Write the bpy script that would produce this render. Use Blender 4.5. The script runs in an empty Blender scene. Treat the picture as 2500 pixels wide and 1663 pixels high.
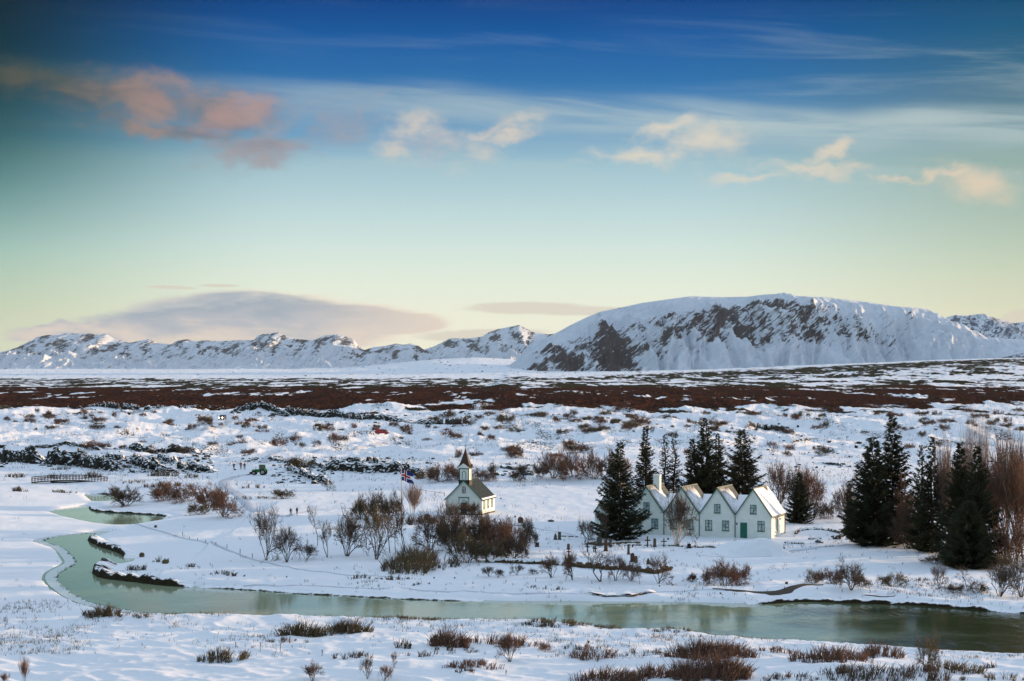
import bpy, bmesh, math, random
import numpy as np
from mathutils import Vector, Matrix

scene = bpy.context.scene
COL = scene.collection
R = math.radians
# ------------------------------------------------------------------ camera
FPX = 4861.0          # focal length in photograph pixels (2500 wide)
HC = 25.0             # camera height above the river
HY = 905.0            # horizon row in the photograph
cam_d = bpy.data.cameras.new("camera")
cam = bpy.data.objects.new("camera", cam_d)
COL.objects.link(cam)
cam.location = (0, 0, HC)
cam.rotation_euler = (R(90), 0, 0)
cam_d.sensor_width = 36.0
cam_d.lens = 36.0 * FPX / 2500.0
cam_d.shift_y = (HY - 831.5) / 2500.0
cam_d.clip_start = 1.0
cam_d.clip_end = 60000.0
scene.camera = cam
scene.view_settings.view_transform = 'Standard'
scene.view_settings.look = 'None'
scene.view_settings.exposure = 1.48
scene.view_settings.gamma = 1.0
scene.view_settings.use_curve_mapping = False
scene.cycles.use_denoising = True
scene.cycles.max_bounces = 6
scene.cycles.diffuse_bounces = 2
scene.cycles.glossy_bounces = 3
scene.cycles.transparent_max_bounces = 6
scene.cycles.volume_bounces = 0

# ------------------------------------------------------------------ sun
SUN_EL, SUN_AZ = 5.0, 64.0     # azimuth clockwise from the view direction (+Y)
sun_d = bpy.data.lights.new("sun", 'SUN')
sun_d.energy = 2.7
sun_d.angle = R(0.6)
sun_d.color = (1.0, 0.66, 0.36)
sun = bpy.data.objects.new("sun", sun_d)
COL.objects.link(sun)
sdir = Vector((math.sin(R(SUN_AZ)) * math.cos(R(SUN_EL)), math.cos(R(SUN_AZ)) * math.cos(R(SUN_EL)), math.sin(R(SUN_EL))))
sun.rotation_euler = sdir.to_track_quat('Z', 'Y').to_euler()
sun.location = (300, 0, 200)

# ------------------------------------------------------------------ node helper
class NT:
    def __init__(self, tree):
        self.t = tree
        self.n = tree.nodes
        self.l = tree.links
    def put(self, sock, v):
        if v is None: return
        if isinstance(v, bpy.types.NodeSocket): self.l.new(v, sock)
        else:
            try: sock.default_value = v
            except Exception:
                if isinstance(v, (tuple, list)) and len(v) == 3: sock.default_value = (*v, 1)
                else: raise
    def node(self, typ, **kw):
        nd = self.n.new(typ)
        for k, v in kw.items(): setattr(nd, k, v)
        return nd
    def m(self, op, a, b=None, c=None, clamp=False):
        nd = self.n.new('ShaderNodeMath'); nd.operation = op; nd.use_clamp = clamp
        self.put(nd.inputs[0], a); self.put(nd.inputs[1], b); self.put(nd.inputs[2], c)
        return nd.outputs[0]
    def mix(self, f, a, b, mode='MIX', clampf=True):
        nd = self.n.new('ShaderNodeMix'); nd.data_type = 'RGBA'; nd.blend_type = mode; nd.clamp_factor = clampf
        self.put(nd.inputs[0], f)
        for i, v in ((6, a), (7, b)):
            if isinstance(v, (tuple, list)) and len(v) == 3: v = (*v, 1)
            self.put(nd.inputs[i], v)
        return nd.outputs[2]
    def ss(self, x, lo, hi, olo=0.0, ohi=1.0):
        nd = self.n.new('ShaderNodeMapRange'); nd.interpolation_type = 'SMOOTHSTEP'
        for i, v in enumerate((x, lo, hi, olo, ohi)): self.put(nd.inputs[i], v)
        return nd.outputs[0]
    def noise(self, vec, scale, detail=4, rough=0.55, dist=0.0, out=0):
        nd = self.n.new('ShaderNodeTexNoise')
        self.put(nd.inputs['Vector'], vec)
        nd.inputs['Scale'].default_value = scale; nd.inputs['Detail'].default_value = detail
        nd.inputs['Roughness'].default_value = rough; nd.inputs['Distortion'].default_value = dist
        return nd.outputs[out]
    def comb(self, x, y, z):
        nd = self.n.new('ShaderNodeCombineXYZ')
        for i, v in enumerate((x, y, z)): self.put(nd.inputs[i], v)
        return nd.outputs[0]
    def scale(self, vec, s, loc=(0, 0, 0)):
        nd = self.n.new('ShaderNodeMapping'); self.put(nd.inputs[0], vec)
        nd.inputs[3].default_value = s; nd.inputs[1].default_value = loc
        return nd.outputs[0]
    def ramp(self, f, stops, interp='LINEAR'):
        nd = self.n.new('ShaderNodeValToRGB'); cr = nd.color_ramp; cr.interpolation = interp
        while len(cr.elements) < len(stops): cr.elements.new(0.5)
        for e, (p, c) in zip(cr.elements, stops): e.position = p; e.color = (*c, 1)
        self.put(nd.inputs[0], f)
        return nd.outputs[0]

def srgb(r, g, b):
    f = lambda c: (c / 255 / 12.92) if c / 255 <= 0.04045 else ((c / 255 + 0.055) / 1.055) ** 2.4
    return (f(r), f(g), f(b))

# ------------------------------------------------------------------ world
EXPO = 2.0 ** scene.view_settings.exposure
world = bpy.data.worlds.new("World")
scene.world = world
world.use_nodes = True
W = NT(world.node_tree)
W.n.clear()
SKY_STRENGTH = 0.15
tc = W.node('ShaderNodeTexCoord').outputs['Generated']
sep = W.node('ShaderNodeSeparateXYZ'); W.l.new(tc, sep.inputs[0])
dx, dy, dz = sep.outputs
az = W.m('ARCTAN2', dx, dy)
el = W.m('ARCSINE', dz)
X = W.m('MULTIPLY', az, FPX / 1000)         # azimuth and elevation in thousandths of the focal length
Y = W.m('MULTIPLY', el, FPX / 1000)
sk = W.node('ShaderNodeTexSky', sky_type='NISHITA', sun_disc=False)
sk.sun_elevation = R(SUN_EL); sk.sun_rotation = R(SUN_AZ)
sk.altitude = 200; sk.air_density = 1.0; sk.dust_density = 0.6; sk.ozone_density = 1.6
K = 1.0 / (EXPO * SKY_STRENGTH)
def C(r, g, b): return srgb(r, g, b)
grad = W.ramp(W.m('MULTIPLY_ADD', Y, 1 / 1.2, 0.1 / 1.2, clamp=True), [
    (0.00, C(238, 230, 208)), (0.13, C(242, 238, 216)), (0.20, C(238, 239, 218)), (0.27, C(226, 236, 220)), (0.335, C(210, 229, 222)),
    (0.40, C(192, 217, 219)), (0.455, C(176, 206, 214)), (0.505, C(158, 193, 206)), (0.56, C(104, 158, 196)), (0.67, C(42, 112, 172)), (0.76, C(10, 88, 158)), (0.838, C(0, 62, 132)), (1.0, C(0, 50, 120))])
# darker and greener toward the left (away from the sun), duller high on the right
yr_ = W.m('MULTIPLY_ADD', Y, 1 / 1.2, 0.1 / 1.2, clamp=True)
lmul = W.ramp(yr_, [(0.05, (0.80, 0.86, 0.80)), (0.20, (0.62, 0.70, 0.60)), (0.32, (0.46, 0.62, 0.58)), (0.50, (0.16, 0.36, 0.34)), (0.83, (0.05, 0.36, 0.13)), (1.0, (0.1, 0.4, 0.2))])
lf = W.ss(X, -1.5, -0.45, 0.0, 1.0)
grad = W.mix(W.m('SUBTRACT', 1.0, lf), grad, W.mix(1.0, grad, lmul, 'MULTIPLY'))
rmul = W.ramp(yr_, [(0.05, (0.92, 0.90, 0.84)), (0.35, (0.74, 0.74, 0.62)), (0.55, (0.75, 0.72, 0.55)), (0.83, (2.6, 1.10, 0.62)), (1.0, (2.6, 1.1, 0.65))])
rgt = W.ss(X, 0.35, 1.35)
grad = W.mix(rgt, grad, W.mix(1.0, grad, rmul, 'MULTIPLY'))
# --- cirrus veil: a long slanted fibrous band
vecS = W.comb(X, Y, 0.0)
fib = W.noise(W.scale(W.comb(W.m('MULTIPLY_ADD', Y, 0.6, X), W.m('MULTIPLY_ADD', X, 0.055, Y), 3.0), (1.1, 14.0, 1.0)), 1.0, 6, 0.6, 0.6)
yb = W.m('MULTIPLY_ADD', X, 0.055, Y)
wv = W.noise(W.scale(vecS, (1.4, 1.2, 1)), 1.0, 3, 0.5)
yb = W.m('ADD', yb, W.m('MULTIPLY', W.m('SUBTRACT', wv, 0.5), 0.12))
band = W.m('MULTIPLY', W.ss(yb, 0.54, 0.635), W.ss(yb, 0.70, 0.645))
band = W.m('MULTIPLY', band, W.ss(fib, 0.22, 0.62))
bx = W.ss(X, -1.25, 0.7, 0.22, 0.78)
band = W.m('MULTIPLY', band, bx)
band2 = W.m('MULTIPLY', W.m('MULTIPLY', W.ss(yb, 0.66, 0.74), W.ss(yb, 0.95, 0.76)), W.ss(fib, 0.48, 0.8))
band2 = W.m('MULTIPLY', band2, W.ss(X, -1.0, 1.2, 0.08, 0.42))
band3 = W.m('MULTIPLY', W.m('MULTIPLY', W.ss(yb, 0.42, 0.52), W.ss(yb, 0.62, 0.54)), W.m('MULTIPLY', W.ss(fib, 0.4, 0.7), 0.28))
veilcol = W.mix(lf, C(70, 98, 108), C(186, 203, 202))
veil = W.m('MAXIMUM', band, W.m('MAXIMUM', band2, band3))
skyc = W.mix(veil, grad, veilcol)
# --- puffs
n1 = W.noise(W.scale(vecS, (7, 13, 1)), 1.0, 5, 0.55, 0.4)
n2 = W.noise(W.scale(vecS, (20, 30, 1), (3.1, 7.7, 0)), 1.0, 4, 0.6, 0.3)
nn = W.m('ADD', W.m('MULTIPLY', W.m('SUBTRACT', n1, 0.5), 3.0), W.m('MULTIPLY', W.m('SUBTRACT', n2, 0.5), 1.6))
w1 = W.noise(W.scale(vecS, (9, 12, 1), (5, 1, 0)), 1.0, 4, 0.6)
w2 = W.noise(W.scale(vecS, (9, 14, 1), (1, 9, 0)), 1.0, 4, 0.6)
XW = W.m('ADD', X, W.m('MULTIPLY', W.m('SUBTRACT', w1, 0.5), 0.15))
YW = W.m('ADD', Y, W.m('MULTIPLY', W.m('SUBTRACT', w2, 0.5), 0.10))
def sx(px): return (px - 1250) / 1000.0
def sy(py): return (HY - py) / 1000.0
def blob(px, py, rx, ry, rot=0.0, amp=1.0, n=None):
    XX_, YY_ = (XW, YW) if n is None else (X, Y)
    ca, sa = math.cos(R(rot)), math.sin(R(rot))
    u = W.m('SUBTRACT', XX_, sx(px)); v = W.m('SUBTRACT', YY_, sy(py))
    sc_ = 1.3 if n is None else 1.0
    rx, ry = rx * sc_, ry * sc_
    amp = amp * (0.75 if n is None else 1)
    uu = W.m('MULTIPLY', W.m('ADD', W.m('MULTIPLY', u, ca), W.m('MULTIPLY', v, sa)), 1000 / rx)
    vv = W.m('MULTIPLY', W.m('ADD', W.m('MULTIPLY', u, -sa), W.m('MULTIPLY', v, ca)), 1000 / ry)
    d = W.m('SQRT', W.m('ADD', W.m('MULTIPLY', uu, uu), W.m('MULTIPLY', vv, vv)))
    return W.m('ADD', W.m('SUBTRACT', 1.0, d), W.m('MULTIPLY', n if n is not None else nn, amp))
def group(lst):
    r = None
    for b in lst:
        x = blob(*b)
        r = x if r is None else W.m('MAXIMUM', r, x)
    return r
front = W.ss(dy, 0.0, 0.2)
# broad pink-grey bank at left
g = group([(330, 250, 280, 36, -9, .6), (530, 285, 130, 42, -8, .6), (470, 335, 150, 22, -6, .9), (120, 220, 200, 30, -5, .6), (640, 370, 90, 22, 4, .9)])
c = W.mix(W.ss(n1, 0.3, 0.7), C(112, 120, 132), C(176, 148, 142))
c = W.mix(W.ss(X, -1.2, -0.75), W.mix(0.5, c, C(60, 80, 78)), c)
skyc = W.mix(W.m('MULTIPLY', W.ss(g, -0.5, 0.85, 0, 0.88), front), skyc, c)
g = group([(390, 245, 110, 38, -14, .6), (570, 285, 85, 30, 18, .6), (620, 262, 36, 20, 25, .5)])
skyc = W.mix(W.m('MULTIPLY', W.ss(g, -0.5, 1.5, 0, 0.62), front), skyc, C(178, 146, 140))
g = group([(660, 340, 100, 38, 35, .8), (660, 380, 120, 26, 5, .8), (840, 310, 66, 46, 15, .9), (880, 285, 60, 12, 38, .6)])
skyc = W.mix(W.m('MULTIPLY', W.ss(g, -0.5, 1.4, 0, 0.75), front), skyc, C(158, 160, 170))
g = group([(1060, 350, 125, 42, -4, .8), (1005, 318, 46, 34, 0, .6), (1190, 325, 95, 16, 17, .8), (1240, 335, 60, 14, 6, .8), (980, 365, 70, 26, 0, .8)])
skyc = W.mix(W.m('MULTIPLY', W.ss(g, -0.35, 1.3, 0, 0.85), front), skyc, W.mix(W.ss(n1, .3, .6), C(180, 182, 188), C(216, 206, 192)))
g = group([(1725, 355, 82, 40, 0, .7), (1625, 320, 70, 16, 12, .9), (1560, 385, 110, 18, 0, 1.0), (1980, 415, 120, 12, -3, .9), (2015, 428, 50, 18, 0, .7), (2010, 385, 40, 16, 15, .9),
           (1820, 440, 80, 13, 6, .8), (2360, 462, 86, 38, -6, .5), (2245, 438, 32, 15, 12, .6), (2310, 432, 60, 12, 5, .8), (2175, 446, 48, 9, 8, .7)])
skyc = W.mix(W.m('MULTIPLY', W.ss(g, -0.35, 1.2, 0, 0.85), front), skyc, W.mix(W.ss(X, 0.5, 1.1), C(222, 213, 196), C(228, 208, 182)))
# --- lenticular bank low over the mountains
nl = W.m('MULTIPLY', W.m('SUBTRACT', W.noise(W.scale(vecS, (5, 22, 1)), 1.0, 8, 0.62, 0.3), 0.5), 1.8)
g = group([(620, 770, 300, 62, 0, .35, nl), (420, 800, 260, 52, 6, .35, nl), (800, 775, 290, 40, -2, .4, nl), (180, 812, 150, 24, 4, .7, nl), (560, 815, 480, 62, 0, .35, nl), (960, 790, 150, 34, 0, .5, nl), (120, 812, 80, 18, 10, 1.0, nl), (170, 800, 40, 20, 0, 1.0, nl), (620, 742, 190, 36, -2, .3, nl)])
lc = W.ramp(W.m('MULTIPLY_ADD', Y, 4.4, W.m('MULTIPLY_ADD', nl, 0.5, 0.0), clamp=True),
            [(0.0, C(226, 212, 196)), (0.33, C(220, 206, 196)), (0.5, C(182, 184, 192)), (0.66, C(158, 170, 184)), (0.80, C(186, 190, 194)), (1.0, C(232, 220, 202))])
lc = W.mix(W.ss(X, -0.6, -0.15), lc, C(226, 210, 196))
lc = W.mix(W.m('MULTIPLY', W.ss(g, 0.30, 0.06), W.ss(X, -1.0, -0.45)), lc, C(238, 224, 206))
skyc = W.mix(W.m('MULTIPLY', W.ss(g, -0.05, 0.25, 0, 0.95), front), skyc, lc)
g = group([(1290, 752, 190, 18, 0, .5, nl), (1420, 760, 150, 14, 0, .5, nl), (1180, 818, 210, 18, 2, .5, nl), (2470, 775, 80, 18, 12, .6, nl), (430, 705, 80, 5, -2, .8, nl), (540, 700, 60, 5, 0, .8, nl)])
skyc = W.mix(W.m('MULTIPLY', W.ss(g, 0.0, 0.4, 0, 0.75), front), skyc, C(216, 206, 192))
edge = W.m('MULTIPLY', W.m('SUBTRACT', 1.0, W.ss(X, -1.5, -0.62)), W.ss(Y, 0.25, 0.72))
skyc = W.mix(edge, skyc, W.mix(1.0, skyc, (0.22, 0.36, 0.24), 'MULTIPLY'))
skyc = W.mix(1.0, skyc, (K, K, K), 'MULTIPLY')
# above the frame the sky turns into daylight sky boosted to light the snow
up = W.ss(Y, 0.92, 2.6)
nish = W.mix(1.0, sk.outputs[0], (2.8, 2.1, 1.75), 'MULTIPLY')
skyc = W.mix(up, skyc, nish)
bg = W.node('ShaderNodeBackground')
W.l.new(skyc, bg.inputs[0]); bg.inputs[1].default_value = SKY_STRENGTH
wo = W.node('ShaderNodeOutputWorld'); W.l.new(bg.outputs[0], wo.inputs[0])
world.cycles.sampling_method = 'MANUAL'
world.cycles.sample_map_resolution = 512

# ------------------------------------------------------------------ numpy noise
def hash2(ix, iy, seed=0):
    h = (ix.astype(np.int64) * 374761393 + iy.astype(np.int64) * 668265263 + seed * 1442695041) & 0xFFFFFFFF
    h = ((h ^ (h >> 13)) * 1274126177) & 0xFFFFFFFF
    h = h ^ (h >> 16)
    return (h & 0xFFFFFF) / float(0xFFFFFF)
def vnoise(x, y, seed=0):
    x = np.asarray(x, float); y = np.asarray(y, float)
    ix = np.floor(x); iy = np.floor(y); fx = x - ix; fy = y - iy
    u = fx * fx * fx * (fx * (fx * 6 - 15) + 10); v = fy * fy * fy * (fy * (fy * 6 - 15) + 10)
    def g(a, b):
        t = hash2(ix + a, iy + b, seed) * 6.2831853
        return np.cos(t) * (fx - a) + np.sin(t) * (fy - b)
    n = (g(0, 0) * (1 - u) + g(1, 0) * u) * (1 - v) + (g(0, 1) * (1 - u) + g(1, 1) * u) * v
    return n * 1.5
def fbm(x, y, octv=4, seed=0, gain=0.5, lac=2.03):
    s = 0; a = 1.0; t = 0
    for i in range(octv):
        s = s + a * vnoise(x * lac ** i + 17.3 * i, y * lac ** i - 9.1 * i, seed + i); t += a; a *= gain
    return s / t
def ridged(x, y, octv=4, seed=0, gain=0.5, lac=2.05):
    s = 0; a = 1.0; t = 0
    for i in range(octv):
        n = 1 - np.abs(vnoise(x * lac ** i + 5.3 * i, y * lac ** i + 3.7 * i, seed + i)) * 1.6
        s = s + a * n * n; t += a; a *= gain
    return s / t
def sstep(x, a, b):
    t = np.clip((x - a) / (b - a), 0, 1); return t * t * (3 - 2 * t)

# ------------------------------------------------------------------ river and pools (drawn on the water plane z = 0)
S2 = 2500 / 2357.0
def W0(px, py, z=0.0):
    yy = (HC - z) * FPX / (py - HY)
    return ((px - 1250) * yy / FPX, yy)
def smooth_poly(pts, n=3):
    p = np.array(pts, float)
    for _ in range(n):
        q = np.roll(p, -1, 0)
        p = np.stack([p * .75 + q * .25, p * .25 + q * .75], 1).reshape(-1, 2)
    return p
river_px = [(2357, 1413), (2250, 1404), (2150, 1396), (2050, 1391), (1950, 1388), (1850, 1384), (1740, 1392), (1600, 1389), (1500, 1387), (1400, 1388), (1300, 1385), (1200, 1387), (1130, 1385),
    (1000, 1382), (900, 1378), (800, 1372), (700, 1368), (600, 1360), (500, 1354), (430, 1352), (360, 1346), (300, 1338), (240, 1332), (219, 1323), (220, 1310), (236, 1301), (262, 1297), (288, 1290), (290, 1282), (280, 1274),
    (262, 1268), (240, 1261), (222, 1254), (208, 1246), (206, 1240), (222, 1231), (250, 1223), (215, 1224), (180, 1229), (130, 1234), (82, 1244), (108, 1252), (138, 1262), (150, 1275), (162, 1289), (164, 1298), (142, 1308), (119, 1322), (120, 1338), (138, 1356),
    (170, 1378), (220, 1396), (290, 1408), (345, 1414), (420, 1418), (500, 1420), (600, 1424), (750, 1424), (870, 1425), (1000, 1428), (1100, 1432), (1200, 1432), (1320, 1440), (1420, 1444), (1540, 1450), (1680, 1462),
    (1800, 1473), (1920, 1482), (2020, 1490), (2110, 1496), (2200, 1502), (2357, 1507), (2700, 1520), (3400, 1530), (3400, 1430), (2700, 1425)]
pool_px = [(115, 1178), (140, 1172), (170, 1168), (212, 1163), (206, 1172), (225, 1178), (270, 1181), (310, 1183), (365, 1186), (390, 1190), (368, 1197), (330, 1204), (296, 1211), (270, 1211), (220, 1204), (165, 1192)]
pond_px = [(196, 1136), (230, 1137), (270, 1138), (262, 1152), (245, 1157), (220, 1156), (212, 1148)]
def conv(pp): return [W0(a * S2, b * S2) for a, b in pp]
WPOLY = [smooth_poly(conv(p), 2) for p in (river_px, pool_px, pond_px)]
def poly_sd(x, y, P):
    """signed distance: negative inside. y shrunk 1/3 so that far banks seen at a slant keep their shape"""
    d2 = np.full(x.shape, 1e18); ins = np.zeros(x.shape, bool)
    for i in range(len(P)):
        ax, ay = P[i]; bx_, by_ = P[(i + 1) % len(P)]
        ex, ey = bx_ - ax, by_ - ay
        t = np.clip(((x - ax) * ex + (y - ay) * ey) / (ex * ex + ey * ey + 1e-9), 0, 1)
        qx = x - ax - t * ex; qy = y - ay - t * ey
        d2 = np.minimum(d2, qx * qx + qy * qy)
        if ay != by_:
            cnd = ((ay > y) != (by_ > y)) & (x < (bx_ - ax) * (y - ay) / (by_ - ay) + ax)
            ins ^= cnd
    return np.where(ins, -1, 1) * np.sqrt(d2)
def water_sd(x, y):
    out = np.full(x.shape, 60.0)
    for P in WPOLY:
        m = (x > P[:, 0].min() - 30) & (x < P[:, 0].max() + 30) & (y > P[:, 1].min() - 30) & (y < P[:, 1].max() + 30)
        if m.any():
            out[m] = np.minimum(out[m], poly_sd(x[m], y[m], P))
    return out
def pl_dist(x, y, pts):
    d2 = np.full(x.shape, 1e18)
    for (ax, ay), (bx_, by_) in zip(pts[:-1], pts[1:]):
        ex, ey = bx_ - ax, by_ - ay
        t = np.clip(((x - ax) * ex + (y - ay) * ey) / (ex * ex + ey * ey + 1e-9), 0, 1)
        qx = x - ax - t * ex; qy = y - ay - t * ey
        d2 = np.minimum(d2, qx * qx + qy * qy)
    return np.sqrt(d2)

MOUNDS = [  # px, py, rx (m), ry (m), height: snow knolls seen in the photograph
    (340, 1515, 13, 5, 0.9), (700, 1560, 16, 5, 0.7), (1830, 1345, 5.5, 3.0, 1.5), (880, 1160, 26, 20, 1.7), (150, 1590, 10, 6, 0.5),
    (1000, 1625, 12, 4, 0.5), (2100, 1640, 12, 4, 0.5), (1180, 1575, 12, 5, .4), (1880, 1440, 9, 3, .5), (2050, 1442, 6, 3, .4),
    (500, 1275, 16, 10, .9), (420, 1330, 14, 8, .7), (480, 1400, 14, 6, .4), (640, 1590, 14, 4, .5), (300, 1450, 8, 5, .3)]
MW = [(*W0(a, b, 0.6), rx, ry, h) for a, b, rx, ry, h in MOUNDS]
def height(x, y):
    x = np.asarray(x, float); y = np.asarray(y, float)
    shp = x.shape; x = x.ravel(); y = y.ravel()
    z = 0.55 + 0.9 * sstep(y, 260, 340) + 2.0 * sstep(y, 500, 1300)
    # gentle relief, livelier in the hummocky lava field further out
    z = z + fbm(x / 22, y / 30, 4, 3) * 0.55 * sstep(y, 120, 200) * (1 - .45 * sstep(y, 262, 290) * (1 - sstep(y, 360, 420)))
    a = sstep(y, 400, 620) * (1 - 0.5 * sstep(y, 1400, 2600)) * (.6 + .8 * sstep(fbm(x / 160, y / 240, 2, 91), -.3, .3))
    z = z + a * (fbm(x / 75 + 3, y / 120, 3, 11) * 4.2 + (ridged(x / 30, y / 60, 3, 21) - 0.5) * 2.0)
    z = z + sstep(y, 150, 240) * fbm(x / 3.0, y / 5.0, 3, 33) * 0.12
    z = z + sstep(y, 400, 700) * (ridged(x / 7, y / 14, 3, 41) - .5) * 0.55
    # snow dunes in the foreground
    dn = ridged(x / 9 + y / 30, y / 7, 3, 57)
    z = z + (1 - sstep(y, 225, 250)) * (dn - .5) * 0.42
    for cx, cy, rx, ry, h in MW:
        d = ((x - cx) / rx) ** 2 + ((y - cy) / ry) ** 2
        m = d < 9
        z[m] += h * np.exp(-d[m] * 1.3)
    # raised terrace behind the church (edge runs across at about row 1175)
    z = z + 1.5 * sstep(y + x * .25 + fbm(x / 20, y / 20, 3, 71) * 10, 405, 430) * sstep(x, -35, -10) * (1 - .6 * sstep(x, 50, 90))
    # far plain rises to the mountains
    far = np.clip((y - 5000) / 4000, 0, 1.2)
    z = z + far * 22 + far * fbm(x / 400, y / 900, 3, 81) * 8
    rr = x / np.maximum(y, 1)
    z = z + 62 * np.exp(-((rr + .022) / .045) ** 2) * sstep(y, 6000, 10500)
    z = z + 44 * sstep(rr, 0.05, 0.27) * sstep(y, 2600, 5600) + 10 * sstep(rr, -0.05, 0.12) * sstep(y, 4300, 6500)
    sd = np.full(x.shape, 60.0); nr = y < 520
    if nr.any(): sd[nr] = water_sd(x[nr], y[nr])
    t = sstep(sd, -0.4, 2.6)
    # the left (ice-side) shore is low, the right and far banks stand higher
    z = np.where(sd < 20, z * t + (-0.5 + np.clip(sd, -3, 0) * .3) * (1 - t) + 0.0, z)
    low = np.where((x < -42) & (y < 420) & (sd > 0), np.exp(-(sd / 14.0) ** 2), 0)
    z = z * (1 - low * .8) + np.where(low > 0, low * .8 * np.minimum(z, 0.12), 0)
    return z.reshape(shp)

GRID = {}
def height_fast(x, y):
    x = np.asarray(x, float); y = np.asarray(y, float)
    ys, z, umax = GRID['ys'], GRID['z'], GRID['umax']
    r = np.clip(np.interp(y, ys, np.arange(len(ys))), 0, len(ys) - 1.001)
    c = np.clip((x / (y + 40) + umax) / (2 * umax) * (z.shape[1] - 1), 0, z.shape[1] - 1.001)
    i = r.astype(int); j = c.astype(int); fi = r - i; fj = c - j
    return (z[i, j] * (1 - fi) * (1 - fj) + z[i + 1, j] * fi * (1 - fj) + z[i, j + 1] * (1 - fi) * fj + z[i + 1, j + 1] * fi * fj)
def G(px, py):
    """the point of the ground seen at pixel (px, py) of the photograph"""
    k = (py - HY) / FPX
    yy = (HC - 1) / k
    for _ in range(12):
        z = float(height_fast((px - 1250) * yy / FPX, yy))
        yn = (HC - z) / k
        if abs(yn - yy) < 0.02: break
        yy = yy * .35 + yn * .65
    return Vector(((px - 1250) * yy / FPX, yy, z))
def gz(x, y): return float(height_fast(x, y))

def grid_mesh(name, P, mat, attrs=None, smooth=True, kind=None):
    """P: (rows, cols, 3)"""
    r, c = P.shape[:2]
    me = bpy.data.meshes.new(name)
    me.vertices.add(r * c)
    me.vertices.foreach_set('co', P.reshape(-1).astype(np.float32))
    i = np.arange(r * c).reshape(r, c)
    q = np.stack([i[:-1, :-1], i[:-1, 1:], i[1:, 1:], i[1:, :-1]], -1).reshape(-1)
    n = (r - 1) * (c - 1)
    me.loops.add(n * 4); me.polygons.add(n)
    me.loops.foreach_set('vertex_index', q.astype(np.int32))
    me.polygons.foreach_set('loop_start', (np.arange(n) * 4).astype(np.int32))
    me.polygons.foreach_set('loop_total', np.full(n, 4, np.int32))
    me.polygons.foreach_set('use_smooth', np.full(n, smooth))
    me.update(calc_edges=True)
    for k, v in (attrs or {}).items():
        at = me.attributes.new(k, 'FLOAT', 'POINT'); at.data.foreach_set('value', v.reshape(-1).astype(np.float32))
    me.materials.append(mat)
    o = bpy.data.objects.new(name, me); COL.objects.link(o)
    if kind: o['kind'] = kind
    return o

# ------------------------------------------------------------------ materials
def new_mat(name):
    m = bpy.data.materials.new(name); m.use_nodes = True
    t = NT(m.node_tree); t.n.clear()
    b = t.node('ShaderNodeBsdfPrincipled'); o = t.node('ShaderNodeOutputMaterial'); t.l.new(b.outputs[0], o.inputs[0])
    return m, t, b
def geo_pos(t): return t.node('ShaderNodeNewGeometry').outputs['Position']
def bump(t, b, h, strength=0.3, dist=0.1):
    nd = t.node('ShaderNodeBump'); nd.inputs['Strength'].default_value = strength; nd.inputs['Distance'].default_value = dist
    t.l.new(h, nd.inputs['Height']); t.l.new(nd.outputs[0], b.inputs['Normal'])
SNOW = (0.80, 0.82, 0.86)
def attr(t, name):
    a = t.node('ShaderNodeAttribute', attribute_name=name); return a.outputs['Fac']
def make_ground_mat():
    m, t, b = new_mat('snow_ground')
    p = geo_pos(t)
    veg = attr(t, 'veg'); tone = attr(t, 'tone'); rock = attr(t, 'rock')
    s1 = t.noise(t.scale(p, (1.6, 0.55, 1.6)), 1.0, 4, 0.65)
    s2 = t.noise(t.scale(p, (0.13, 0.017, 0.13)), 1.0, 4, 0.65)
    s3 = t.noise(t.scale(p, (0.075, 0.0050, 0.075)), 1.0, 4, 0.65)
    sepp = t.node('ShaderNodeSeparateXYZ'); t.l.new(p, sepp.inputs[0])
    fy = t.ss(sepp.outputs[1], 700, 1800)
    fz = t.ss(sepp.outputs[1], 2000, 3200)
    s2 = t.m('ADD', t.m('MULTIPLY', s2, t.m('SUBTRACT', 1.0, fz)), t.m('MULTIPLY', s3, fz))
    mixn = t.m('ADD', t.m('MULTIPLY', s1, t.m('SUBTRACT', 1.0, fy)), t.m('MULTIPLY', s2, fy))
    thr = t.m('SUBTRACT', 1.0, veg)
    mask = t.ss(t.m('SUBTRACT', mixn, t.m('MULTIPLY_ADD', thr, 0.62, 0.18)), -0.02, 0.035)
    red = srgb(76, 46, 37); ol = srgb(64, 60, 44)
    vn = t.noise(t.scale(p, (0.5, 0.06, .5)), 1.0, 3, 0.6)
    vc = t.mix(t.ss(tone, 0.2, 0.8), ol, red)
    vc = t.mix(t.ss(vn, 0.38, 0.62, 0, .85), vc, (0.018, 0.014, 0.011))
    rc = (0.022, 0.022, 0.024)
    sn = t.mix(t.ss(t.noise(p, 0.05, 3), 0.3, 0.7), SNOW, (0.76, 0.78, 0.83))
    col = t.mix(mask, sn, vc)
    col = t.mix(rock, col, rc)
    t.put(b.inputs['Base Color'], col)
    b.inputs['Roughness'].default_value = 0.9
    t.put(b.inputs['Specular IOR Level'], t.m('MULTIPLY_ADD', mask, -0.2, 0.2))
    h1 = t.m('MULTIPLY', t.noise(t.scale(p, (0.8, 0.32, 0.8)), 1.0, 7, 0.66), t.ss(t.noise(t.scale(p, (.07, .03, .07)), 1.0, 3, .6), .38, .66, .15, 1.2))
    h2 = t.noise(t.scale(p, (0.06, 0.03, 0.06)), 1.0, 4, 0.6)
    hh = t.m('ADD', h1, t.m('MULTIPLY', h2, 3.0))
    bump(t, b, hh, 0.30, 0.22)
    return m
M_GROUND = make_ground_mat()

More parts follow.
